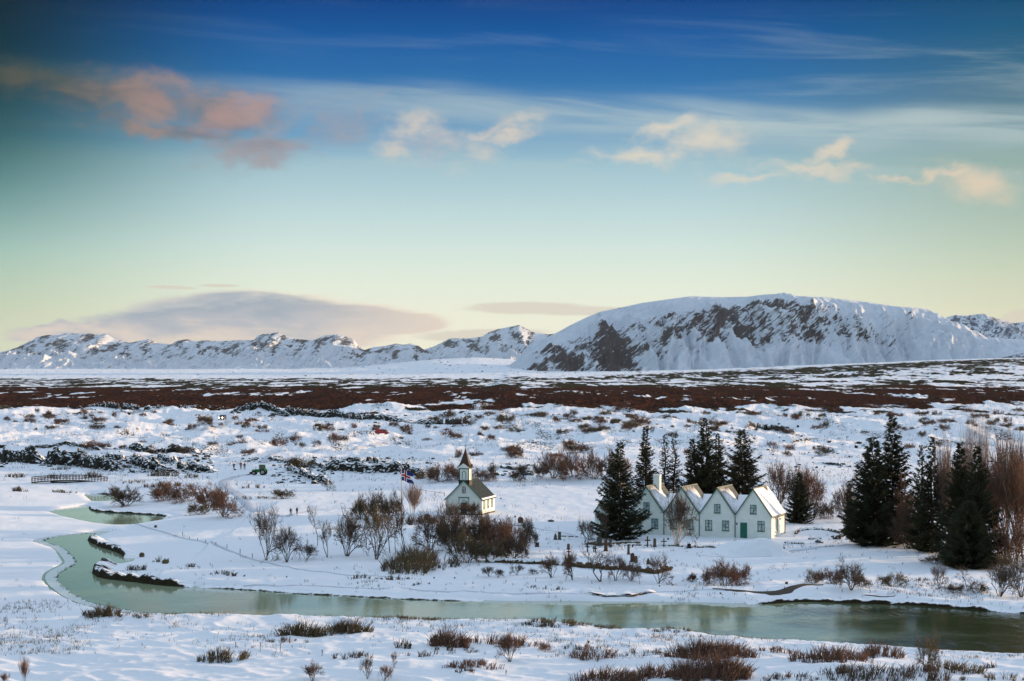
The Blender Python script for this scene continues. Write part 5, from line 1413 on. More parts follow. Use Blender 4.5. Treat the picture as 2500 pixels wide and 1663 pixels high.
# ================================================================== church
CTH = R(14)
cg = G(1176.5, 1258); kc = cg.y / FPX
CW = 88 * kc / math.cos(CTH + .02); CD = 8.3
cu = Vector((math.cos(CTH), -math.sin(CTH)))
co = Vector((cg.x, cg.y)) - cu * CW
church = empty('church', (co.x, co.y, cg.z), -CTH)
tag(church, 'small white wooden church with dark roof, green trim and pointed belfry', 'church')
CE = 39 * kc; CA = 84 * kc; ch2 = CW / 2
MB().box(-.06, CW + .06, -.06, CD + .06, -1.0, .22).build('foundation', MT['stone'], church)
MB().prism([(0, .224), (CW, .224), (CW, CE), (ch2, CA), (0, CE)], 0, .25).build('front_wall', MT['white'], church)
MB().prism([(0, .224), (CW, .224), (CW, CE), (ch2, CA), (0, CE)], CD - .25, CD).build('rear_wall', MT['white'], church)
MB().box(CW - .25, CW - .003, .253, CD - .253, .224, CE).build('side_wall', MT['white'], church)
MB().box(.003, .25, .253, CD - .253, .224, CE).build('side_wall', MT['white'], church)
for q in range(26):   # cladding boards on the front
    xq = (q + .5) * CW / 26; zt = CE + (CA - CE) * (1 - abs(xq - ch2) / ch2) - .12
    MB().box(xq - .022, xq + .022, -.022, -.002, .24, zt).build('cover_strip', MT['white'], church)
roof_slope('roof', church, ch2, CA, CW, CE, -.25, CD + .25, MT['irongrey'], True, 31, .35, lambda y, t: -.02 + .07 * sstep(t, .93, 1.0) + 0 * y, .035)
roof_slope('roof', church, ch2, CA, 0, CE, -.25, CD + .25, MT['irongrey'], False, 33, .35)
MB().prism([(ch2 - .12, CA + .02), (ch2, CA + .16), (ch2 + .12, CA + .02)][::-1], -.26, CD + .26).build('ridge_cap', MT['irongrey'], church)
for sg in (-1, 1):
    ex = ch2 + sg * (ch2 + .30); ez = CE - .30 * (CA - CE) / ch2
    pl = [(ch2, CA + .10), (ex, ez + .10), (ex, ez - .10), (ch2, CA - .10)]
    if sg > 0: pl = pl[::-1]
    MB().prism(pl, -.33 - .004 * (sg > 0), -.26 - .004 * (sg > 0)).build('verge_board', MT['green'], church)
for xq in (0, CW):
    MB().box(xq - .07 if xq else -.03, xq + .03 if xq else .07, -.035, .05, .23, CE - .02).build('corner_board', MT['whitepaint'], church)
dxc = ch2 + .0; dw = .52; dh = 2.0
do = MB().box(dxc - dw, dxc + dw, -.045, -.004, .24, dh).build('door', MT['brown'], church)
for q in (-.5, .5):
    for z_ in (.4, 1.25): MB().box(dxc + q * dw - .17, dxc + q * dw + .17, -.06, -.047, z_, z_ + .62).build('panel', MT['brown'], do)
MB().ell((dxc + .06, -.08, 1.1), (.035, .035, .035), 6, 4).build('handle', MT['black'], do)
def arch_pts(cx, z, r, n=10, flat=1.0): return [(cx + r * math.cos(math.pi * k / n), z + r * flat * math.sin(math.pi * k / n)) for k in range(n + 1)]
def arch_frame(mb, cx, z0, z1, r, th, ya, yb, flat=1.0):
    o_ = arch_pts(cx, z1, r + th, 10, flat); i_ = arch_pts(cx, z1, r, 10, flat)
    for k in range(10): mb.prism([i_[k], o_[k], o_[k + 1], i_[k + 1]][::1], ya, yb)
    if z1 > z0:
        mb.box(cx - r - th, cx - r, ya, yb, z0, z1 - .001); mb.box(cx + r, cx + r + th, ya, yb, z0, z1 - .001)
af = MB(); arch_frame(af, dxc, .24, dh + .05, dw + .02, .09, -.07, -.003, .85); af.build('door_surround', MT['white'], church)
fo = MB().prism(arch_pts(dxc, dh + .05, dw, 10, .85), -.02, -.004).build('fanlight', MT['paneglass'], church)
fb = MB()
for k in (2, 4, 6, 8):
    a_ = math.pi * k / 10; fb.tube([(dxc, -.03, dh + .06), (dxc + dw * math.cos(a_), -.03, dh + .05 + dw * .85 * math.sin(a_))], .018, 4)
fb.build('glazing_bars', MT['whitepaint'], fo)
hd = MB(); hd.box(dxc - .92, dxc + .92, -.12, -.004, dh + .78, dh + .90); hd.box(dxc - .86, dxc - .78, -.06, -.004, .9, dh + .777); hd.box(dxc + .78, dxc + .86, -.06, -.004, .9, dh + .777); hd.build('door_hood', MT['green'], church)
uz = 3.62
uw_ = MB(); arch_frame(uw_, ch2, uz, uz + .75, .26, .06, -.06, -.004); uwo = uw_.build('arched_window', MT['redbrown'], church)
pb = MB(); pb.prism([(ch2 - .26, uz), (ch2 + .26, uz)] + arch_pts(ch2, uz + .75, .26), -.02, -.005); pb.build('pane', MT['paneglass'], uwo)
bb = MB(); bb.box(ch2 - .03, ch2 + .03, -.055, -.022, uz, uz + 1.0); bb.box(ch2 - .26, ch2 - .031, -.055, -.022, uz + .36, uz + .42); bb.box(ch2 + .031, ch2 + .26, -.055, -.022, uz + .36, uz + .42); bb.box(ch2 - .32, ch2 + .32, -.07, -.004, uz - .08, uz - .002); bb.build('glazing_bars', MT['redbrown'], uwo)
for q in range(3):
    yc = 1.5 + q * 2.5; z0 = .95; r_ = .38
    wn = MB()
    wn.box(CW + .002, CW + .07, yc - r_ - .09, yc - r_, z0, z0 + 1.5); wn.box(CW + .002, CW + .07, yc + r_, yc + r_ + .09, z0, z0 + 1.5); wn.box(CW + .002, CW + .07, yc - r_ - .09, yc + r_ + .09, z0 + 1.503, z0 + 1.60); wn.box(CW + .002, CW + .09, yc - r_ - .12, yc + r_ + .12, z0 - .08, z0 - .003)
    w_ = wn.build('window', MT['green'], church)
    MB().box(CW + .002, CW + .02, yc - r_, yc + r_, z0, z0 + 1.5).build('pane', MT['paneglass'], w_)
    b_ = MB(); b_.box(CW + .022, CW + .05, yc - .025, yc + .025, z0, z0 + 1.5)
    for zz in (.5, 1.0): b_.box(CW + .022, CW + .045, yc - r_, yc - .027, z0 + zz - .02, z0 + zz + .02); b_.box(CW + .022, CW + .045, yc + .027, yc + r_, z0 + zz - .02, z0 + zz + .02)
    b_.build('glazing_bars', MT['whitepaint'], w_)
# tower
tw = .86; ty0, ty1 = .12, 1.84; z1 = 83 * kc; z2 = 114 * kc; ztip = 161 * kc
MB().prismx([(ty0 - .10, CA - .95), (ty1 + .1, CA - .95), (ty1 + .02, z1), (ty0 - .02, z1)], ch2 - tw - .04, ch2 + tw + .04).build('tower_base', MT['dark'], church)
MB().box(ch2 - tw - .12, ch2 + tw + .12, ty0 - .14, ty1 + .12, z1 + .002, z1 + .13).build('tower_skirt', MT['dark'], church)
bel = MB().box(ch2 - tw + .05, ch2 + tw - .05, ty0, ty1 - .05, z1 + .132, z2).build('belfry', MT['white'], church)
cbd = MB()
for xa in (ch2 - tw + .03, ch2 + tw - .17):
    for ya in (ty0 - .02, ty1 - .17): cbd.box(xa, xa + .14, ya, ya + .14, z1 + .133, z2 - .16)
cbd.box(ch2 - tw + .02, ch2 + tw - .02, ty0 - .03, ty1 - .02, z2 - .157, z2 - .002); cbd.build('trim', MT['green'], bel)
lv = MB(); arch_frame(lv, ch2, z1 + .30, z1 + 1.25, .26, .09, ty0 - .05, ty0 - .003); lv.build('arched_frame', MT['green'], bel)
lv = MB()
for q in range(7): lv.box(ch2 - .24, ch2 + .24, ty0 - .035, ty0 - .006, z1 + .36 + q * .15, z1 + .44 + q * .15)
lv.build('louvre', MT['whitepaint'], bel)
sv = MB()
for q in range(7): sv.box(ch2 + tw - .048, ch2 + tw - .02, .72, 1.20, z1 + .36 + q * .15, z1 + .44 + q * .15)
sv.build('louvre', MT['green'], bel)
yc = (ty0 + ty1) / 2
prof = [(1.12, z2), (1.16, z2 + .10), (.86, z2 + .55), (.62, z2 + 1.15), (.40, z2 + 1.9), (.20, z2 + 2.55), (.05, ztip)]
sp = MB(); vs = []
for r, z in prof: vs += [(ch2 + sx_ * r, yc + sy_ * r * .95, z) for sx_, sy_ in ((-1, -1), (1, -1), (1, 1), (-1, 1))]
fs = [(i * 4 + k, i * 4 + (k + 1) % 4, (i + 1) * 4 + (k + 1) % 4, (i + 1) * 4 + k) for i in range(len(prof) - 1) for k in range(4)] + [(3, 2, 1, 0)]
sp.add(vs, fs); spo = sp.build('spire', MT['spire'] if 'spire' in MT else MT['brown'], church)
pd = MB(); pd.prism([(ch2 - .95, z2 + .03), (ch2 + .95, z2 + .03), (ch2, z2 + .72)], ty0 - .38, ty0 - .1); pd.build('pediment', MT['white'], spo)
for sg in (-1, 1):
    pl = [(ch2, z2 + .80), (ch2 + sg * 1.08, z2 + .03), (ch2 + sg * 1.08, z2 - .07), (ch2, z2 + .68)]
    if sg > 0: pl = pl[::-1]
    MB().prism(pl, ty0 - .46 - .003 * (sg > 0), ty0 - .383).build('pediment_board', MT['whitepaint'], spo)
pd = MB(); pd.prismx([(yc - .8, z2 + .03), (yc + .8, z2 + .03), (yc, z2 + .66)], ch2 + 1.0, ch2 + 1.22); pd.build('side_pediment', MT['dark'], spo)
cx = MB(); cx.tube([(ch2, yc, ztip - .1), (ch2, yc, ztip + .75)], .03, 6); cx.tube([(ch2 - .22, yc, ztip + .42), (ch2 + .22, yc, ztip + .42)], .026, 6); cx.ell((ch2, yc, ztip), (.09, .09, .09), 8, 5); cx.build('cross', MT['black'], church)
MB().box(dxc - .8, dxc + .8, -.9, -.07, -.3, .20).build('doorstep', MT['stone'], church)

# ================================================================== cemetery
def on(px, py): g = G(px, py); return g, g.y / FPX
def gcross(px, py, hpx, label, mat='black', double=False, wpx=None):
    g, k = on(px, py); h = hpx * k; o = empty('grave_cross', g, -.25); t = max(.07, h * .06); w = (wpx or hpx * .36) * k
    MB().box(-t, t, -t, t, -.1, h).build('upright', MT[mat], o)
    MB().box(-w, w, -t * .8, t * .8, h * .62, h * .62 + 2 * t).build('arm', MT[mat], o)
    if not double: MB().ell((0, 0, h), (t * 1.5, t * 1.5, t * 1.5), 6, 4).build('knob', MT[mat], o)
    tag(o, label, 'grave cross', 'cemetery crosses'); return o
def gstone(px, py, wpx, hpx, label, mat='stone', style='round', base=True, rz=-.3):
    g, k = on(px, py); w, h = wpx * k / 2, hpx * k; o = empty('gravestone', g, rz); d = max(.09, w * .3)
    if style == 'round': pl = [(w, 0), (w, h * .75)] + [(w * math.cos(math.pi * q / 8), h * .75 + h * .25 * math.sin(math.pi * q / 8)) for q in range(1, 8)] + [(-w, h * .75), (-w, 0)]
    elif style == 'point': pl = [(w, 0), (w * .9, h * .5), (w * .45, h * .8), (0, h), (-w * .5, h * .72), (-w, h * .4), (-w, 0)]
    elif style == 'pillar': pl = [(w, 0), (w * .72, h * .93), (0, h), (-w * .72, h * .93), (-w, 0)]
    else: pl = [(w, 0), (w, h), (-w, h), (-w, 0)]
    z0 = .16 if base else -.08
    MB().prism([(a, b + z0) for a, b in pl][::-1][::-1], -d, d).build('slab', MT[mat], o)
    if base: MB().box(-w * 1.25, w * 1.25, -d * 1.6, d * 1.6, -.1, .157).build('plinth', MT[mat], o)
    MB().prism([(w * .95, h + z0 + .05), (w * .6, h + z0 + .07), (-w * .6, h + z0 + .07), (-w * .95, h + z0 + .05)][::-1], -d * .8, d * .8) if False else None
    tag(o, label, 'gravestone', 'gravestones'); return o
gcross(1434.5, 1347, 17, 'black iron cross, left one below the round bare tree', wpx=5)
gcross(1450, 1348, 14, 'left of two overlapping black crosses left of the tall pillar stone', wpx=4)
gcross(1454, 1349, 14, 'right of two overlapping black crosses left of the tall pillar stone', wpx=4)
gcross(1388.5, 1358, 16, 'rusty brown cross below the rounded stone', 'redbrown', wpx=5)
gcross(1502, 1344, 15, 'white cross right of the tall pillar stone', 'whitepaint', wpx=6)
gcross(1508.5, 1344, 12, 'smaller white cross overlapping the first white one', 'whitepaint', wpx=4)
gcross(1581, 1335.5, 24, 'tallest black cross with round head before the farmhouse', wpx=7)
gcross(1621, 1335.5, 20, 'black cross between slim headstone and birch', wpx=7)
gstone(1388, 1342, 7, 12, 'small rounded stone above the rusty cross', style='round')
gstone(1356, 1318, 7, 14, 'left of two dark stones standing close left of the round tree', 'stone', 'point')
gstone(1366, 1318, 7, 17, 'right of two dark stones standing close left of the round tree', 'stone', 'square')
gstone(1463, 1333, 13, 20, 'broad dark stone near the leaning tree', 'stone', 'round')
gstone(1479, 1346, 9, 26, 'tall pale brown pillar stone in the cemetery', 'stonebrown', 'pillar')
gstone(1490.5, 1336, 6, 19, 'slim dark stone just behind the pillar stone', 'stone', 'round')
gstone(1534.5, 1354, 6, 23, 'slim olive stone left of the two brown stones', 'stone', 'pillar')
gstone(1544.5, 1336, 3, 8, 'short dark marker post behind the slim olive stone', 'black', 'square', False)
gstone(1598.5, 1336, 7, 19, 'slim headstone with round top between the two tall crosses', 'stone', 'round')
gstone(1682.5, 1339, 9, 9, 'small black stone right of the birch', 'black', 'round', True)
gstone(1544, 1372, 10, 19, 'taller left one of two brown stones by the wall', 'stonebrown', 'round')
gstone(1552.5, 1374, 7, 14, 'shorter right one of two brown stones by the wall', 'stonebrown', 'round')
gstone(1582.5, 1378, 7, 13, 'small pointed stone right of the two brown stones', 'stone', 'point')
gstone(1588.5, 1378, 4, 6, 'tiny stone leaning on the small pointed stone', 'stone', 'round', False)
gstone(1520, 1342, 4, 12, 'narrow white marker right of the white crosses', 'whitepaint', 'square', False)
def rock(px, py, wpx, hpx, label, mat, seed, cat='boulder', name='boulder'):
    g, k = on(px, py); rnd = random.Random(seed)
    me = MB().ell((0, 0, hpx * k * .42), (wpx * k / 2, wpx * k * .45, hpx * k * .58), 9, 7, 0, .14, rnd)
    o = me.build(name, MT[mat]); o.location = g; tag(o, label, cat); return o
rock(1043, 1270, 17, 15, 'big brown boulder left of the church', 'stonebrown', 1)
rock(1250, 1278, 7, 15, 'pale upright stone left of the brown rock beside the thicket', 'whitepaint', 2)
rock(1271, 1277, 14, 15, 'brown rock on the snow right of the church', 'stonebrown', 3)
rock(1258, 1263, 5, 4, 'tiny dark rock right of the church corner', 'stone', 4)
rock(1242, 1267, 5, 4, 'tiny dark rock nearest the church corner', 'stone', 14)
rock(1345, 1274, 16, 5, 'flat dark rock on the empty snow toward the farmhouse', 'stone', 5)
rock(1181, 1328, 10, 12, 'brown round rock inside the thicket', 'stonebrown', 6)
rock(1914, 1342, 5, 6, 'small dark lump on the snow before the heap', 'stone', 7)
rock(1631, 1318, 5, 5, 'dark lump at the farmhouse wall between two gables', 'stone', 8)
rock(1920, 1426, 8, 6, 'little dark hollow stone on the bank snow', 'stone', 9)
rock(380, 1288, 8, 6, 'small brown rock at the start of the footpath', 'stonebrown', 10)
rock(346, 1360, 14, 11, 'brown turf lump inland of the river bend', 'turf', 11)
rock(302, 1362, 12, 5, 'dark turf lump at the river inlet', 'turf', 12)
rock(404, 1376, 18, 10, 'turf hummock right of the brown turf lump', 'turf', 13)
rock(1759, 1450, 5, 4, 'round dark stone left of the bare brown path', 'stone', 15)
rock(1437, 1570, 5, 6, 'dark pointed stone in the foreground snow', 'stone', 16)
for j, (px, py) in enumerate([(1350, 1064), (930, 1196), (918, 1196), (1223, 1218), (700, 1410), (1060, 1412), (1110, 1412), (1610, 1432)]):
    rock(px, py, 4, 3.2, ['speck of rock on the bright heath right of centre', 'right one of two specks above the tree row', 'left one of two specks above the tree row', 'speck of rock right of the church roof', 'speck of rock beside the footpath', 'left speck of rock below the thicket', 'right speck of rock below the thicket', 'speck of rock above the bare river edge'][j], 'stone', 30 + j)
bx_g, k = on(1312, 1335); bo = MB().box(-4.2 * k, 4.2 * k, -.25, .25, -.05, 9.5 * k); bo.box(-4.7 * k, 4.7 * k, -.3, .3, 9.5 * k + .002, 10.4 * k)
bo = bo.build('box', MT['stonebrown']); bo.location = bx_g; tag(bo, 'small dark brown box with lid on the snow, right of the thicket', 'box')

# stone walls: an Empty with its stones joined as one part
def stone_wall(pts, label, hpx, mat='turf', seed=0, snow=True, size=.42, cover=.5, thick=.7):
    rnd = random.Random(seed); F = [G(*p) for p in pts]; root = empty('stone_wall', F[0])
    mb = MB(); top = []
    for a, b in zip(F[:-1], F[1:]):
        L = (b - a).length; n = max(1, int(L / (size * .8)))
        for i in range(n):
            p = a.lerp(b, (i + rnd.random() * .3) / n); k = p.y / FPX; h = hpx * k * (1 + .35 * math.sin(i * 1.7 + seed) * rnd.random()); z = 0
            zg = gz(p.x, p.y)
            rows = max(1, int(h / (size * .55)))
            for r in range(rows):
                for dd in (-.5, .5):
                    s = size * rnd.uniform(.75, 1.25)
                    mb.ell((p.x - F[0].x + rnd.uniform(-.12, .12), p.y - F[0].y + dd * thick * .6 + rnd.uniform(-.06, .06), zg - F[0].z + (r + .45) * size * .52), (s * .55, s * .5, s * .34), 6, 4, 0, .2, rnd)
            top.append((p.x - F[0].x, p.y - F[0].y, zg - F[0].z + rows * size * .52))
    st = mb.build('stones', MT[mat], root); st['kind'] = 'stuff'
    if snow:
        rows = []
        for dd, dz in ((-.62, -.16), (-.45, .06), (-.15, .15), (.2, .15), (.6, .0), (.9, -.4)):
            rows.append([(t[0], t[1] + dd * thick, t[2] + dz + rnd.uniform(-.05, .05) * 1.5 + (.0 if rnd.random() < cover or dz < 0 else -.25)) for t in top])
        s = grid_mesh('snow_cap', np.array(rows), MT['snow']); s.parent = root
    tag(root, label, 'stone wall'); return root
stone_wall([(1188, 1373), (1230, 1374), (1275, 1376), (1330, 1378), (1380, 1381)], 'mossy stone wall with snow cap below the thicket, left stretch', 11, 'turf', 1, cover=.8)
stone_wall([(1392, 1383), (1440, 1387), (1500, 1391), (1560, 1396), (1600, 1401), (1640, 1392)], 'brown turf wall along the bushes below the cemetery', 13, 'turf', 2, False)
stone_wall([(1448, 1328), (1500, 1334), (1560, 1332), (1620, 1333), (1700, 1337), (1745, 1338)], 'low dark stone row between farmhouse and cemetery', 5, 'turf', 3, True, .32, .5, .5)
stone_wall([(1943, 1304), (1950, 1296), (1980, 1293), (2020, 1295), (2050, 1302), (2054, 1312)], 'curved snow capped stone wall right of the farmhouse', 6, 'stone', 4, True, .34, .9)
stone_wall([(2034, 1316), (2054, 1316)], 'dark end block of the curved wall', 13, 'stone', 5, True, .42, 1)
stone_wall([(1994, 1324), (2010, 1327)], 'short snow covered wall stub inside the curved wall', 8, 'stone', 6, True, .42, 1)
stone_wall([(1918, 1326), (1965, 1328)], 'row of low stones right of the snow heap', 4, 'stone', 7, True, .3, .6, .4)
stone_wall([(1977, 1317), (2005, 1316)], 'loose low stones left of the curved wall end', 4, 'stone', 8, True, .3, .6, .4)
stone_wall([(1369, 1310), (1410, 1312)], 'thin line of stones right of the two dark gravestones', 3, 'stone', 9, True, .25, .6, .3)
tu = G(1500, 1330); tb = MB(); rt = random.Random(4)
for q in range(60): tb.ell((rt.uniform(-3.6, 3.6), rt.uniform(-.9, 1.5), .08), (rt.uniform(.3, .7), rt.uniform(.3, .6), rt.uniform(.12, .3)), 7, 4, 0, .2, rt)
tb = tb.build('bare_turf', MT['turf']); tb.location = tu; tag(tb, 'bare brown turf and needles under the farmhouse spruce', 'turf', kind='stuff')

# ================================================================== small fence posts, rails, gate, footbridge
def post(px, py, hpx, label, grp, name='fence_post', mat='wood', r=.05):
    g, k = on(px, py); o = MB().tube([(0, 0, -.1), (.01, 0, hpx * k)], [r, r * .8], 6).build(name, MT[mat]); o.location = g; tag(o, label, 'post', grp); return o
ORD = ['first', 'second', 'third', 'fourth', 'fifth', 'sixth', 'seventh', 'eighth', 'ninth', 'tenth', 'eleventh']
for q_, (px, py, h) in enumerate([(446, 1308, 10), (462, 1317, 7), (482, 1320, 7), (502, 1325, 7), (527, 1331, 8), (554, 1338, 9), (586, 1352, 12), (616, 1362, 11)]):
    post(px, py, h, ORD[q_] + ' wooden post from the left in the row above the footpath', 'posts above the footpath')
for q_, (px, py) in enumerate([(1308, 1420), (1445, 1425), (1640, 1430), (1708, 1428), (1840, 1437), (1915, 1440), (2056, 1446), (2124, 1447), (2192, 1449), (2260, 1452), (2417, 1458)]):
    post(px, py, 8, ORD[q_] + ' thin marker stick from the left along the river bank path', 'marker sticks along the lower footpath', 'marker_stick', 'wood', .035)
for px, py, h, lb in [(635, 1590, 22, 'dry tall stalk in the left foreground, taller one'), (684, 1594, 24, 'dry tall stalk in the left foreground, right one'), (786, 1602, 16, 'thin dry stalk in the middle left foreground'), (575, 1580, 12, 'short dry stalk above the brown willow patch'), (1235, 1648, 12, 'thin stalk below the brown low patch')]:
    g, k = on(px, py); mb = MB(); mb.tube([(0, 0, -.05), (.03, 0, h * k * .6), (.0, 0, h * k)], [.03, .02, .014], 5)
    for q in range(5): mb.ell((.02, 0, h * k * (.55 + q * .1)), (.055, .055, .035), 5, 3)
    o = mb.build('dry_stalk', MT['twigdry']); o.location = g; tag(o, lb, 'plant')
def footbridge():
    A = G(78, 1180); B = G(262, 1179); dv = B - A; L = dv.length; root = empty('footbridge', A, math.atan2(dv.y, dv.x))
    zr = B.z - A.z
    arc = lambda t: .45 * math.sin(math.pi * t) + zr * t + .25
    mb = MB(); n = 24
    for i in range(n):
        a, b = i / n, (i + 1) / n
        mb.add([(a * L, -.75, arc(a) - .18), (b * L, -.75, arc(b) - .18), (b * L, -.75, arc(b)), (a * L, -.75, arc(a)), (a * L, .75, arc(a) - .18), (b * L, .75, arc(b) - .18), (b * L, .75, arc(b)), (a * L, .75, arc(a))],
               [(0, 1, 2, 3), (7, 6, 5, 4), (3, 2, 6, 7), (4, 5, 1, 0)])
    mb.build('deck', MT['wood'], root)
    bm = MB(); bm.box(L * .25, L * .72, -.62, -.42, -.32, .34); bm.box(L * .25, L * .72, .42, .62, -.32, .34); bm.build('beam', MT['wood'], root)
    sn = MB()
    for side in (-.72, .72):
        for z in (.38, .72, 1.08):
            pts = [(L * i / n, side, arc(i / n) + z) for i in range(n + 1)]
            MB().tube(pts, .05 if z > 1 else .035, 5).build('rail', MT['wood'], root)
        pm = None
        for i in range(n + 1):
            if pm is None: pm = MB().box(-.045, .045, -.045, .045, -.1, 1.1).mesh('post', MT['wood'])
            p = mesh_obj('post', pm, root); p.location = (L * i / n, side, arc(i / n))
    tag(root, 'long low dark timber footbridge with open railings', 'footbridge')
footbridge()
def gate():
    a, b = G(1333, 1306), G(1362, 1306); root = empty('gate', a); L = (b - a).length; k = a.y / FPX; h = 1.4
    for q, hh in ((0, h), (L, h)): MB().tube([(q, 0, -.1), (q, 0, hh)], .035, 6).build('gatepost', MT['whitepaint'], root)
    for z in (.35, .95): MB().tube([(.03, 0, z), (L - .03, 0, z)], .02, 5).build('rail', MT['whitepaint'], root)
    tag(root, 'thin pale wire gate between snow and cemetery', 'gate')
gate()
def chain_fence():
    pts = [(1018, 1202), (1040, 1206), (1062, 1209), (1085, 1212)]
    g = [G(*p) for p in pts]; root = empty('rail_fence', g[0])
    for p in g: MB().tube([tuple(p - g[0] - Vector((0, 0, .1))), tuple(p - g[0] + Vector((0, 0, .7)))], .05, 5).build('post', MT['redbrown'], root)
    MB().tube([tuple(p - g[0] + Vector((0, 0, .6))) for p in g], .035, 5).build('rail', MT['redbrown'], root)
    tag(root, 'rusty low rail running from the poplar rods to the church', 'fence')
chain_fence()

# ================================================================== flag
def flag():
    g, k = on(980, 1268); H = 124 * k; root = empty('flagpole', g)
    MB().tube([(0, 0, -.1), (0, 0, H * .5), (0, 0, H)], [.10, .08, .05], 8).build('pole', MT['pole'], root)
    MB().ell((0, 0, H + .06), (.10, .10, .08), 8, 5).build('finial', MT['pole'], root)
    blue = simple('flag_blue', (0.012, 0.03, 0.16), .8, .1); red = simple('flag_red', (0.45, 0.02, 0.03), .8, .1); wht = simple('flag_white', (.8, .8, .8), .8, .05)
    # swallow-tailed flag: a blue field, a red cross edged in white
    Hh = 27 * k; Lf = 29 * k * 1.25; xb = [0, 7 / 32, 8 / 32, 10 / 32, 11 / 32] ; zb = [0, 7 / 18, 8 / 18, 10 / 18, 11 / 18, 1]
    nx_, nz = 44, 36; mb = MB(); vs = []; fs = []; mi = []
    def P(u, v):
        droop = .38 * u ** 1.25 * Hh * 1.05; wave = .22 * math.sin(u * 7.5 + v * 1.5) * (.25 + u)
        return (u * Lf * .82 + .06, -wave - .12 * u, H - .15 - (1 - v) * Hh - droop + .06 * math.sin(u * 9))
    for i in range(nx_ + 1):
        for j in range(nz + 1): vs.append(P(i / nx_, j / nz))
    for i in range(nx_):
        for j in range(nz):
            u = (i + .5) / nx_; v = (j + .5) / nz
            if u > .64 and abs(v - .5) < (u - .64) / .36 * .30: continue
            a = abs(v - .5); b_ = abs(u - .31)
            c = 1 if (a < .085 or b_ < .055) and u < .8 else (2 if (a < .16 or b_ < .10) and u < .8 else 0)
            q = i * (nz + 1) + j; fs.append((q, q + nz + 1, q + nz + 2, q + 1)); mi.append(c)
    me = bpy.data.meshes.new('flag'); me.from_pydata(vs, [], fs); [me.materials.append(m) for m in (blue, red, wht)]
    me.polygons.foreach_set('material_index', mi); me.polygons.foreach_set('use_smooth', [True] * len(fs)); me.update()
    fo_ = mesh_obj('flag', me, root)
    sol = fo_.modifiers.new('cloth_thickness', 'SOLIDIFY'); sol.thickness = .012
    tag(root, 'pale pole flying a blue flag with red and white cross', 'flagpole')
flag()

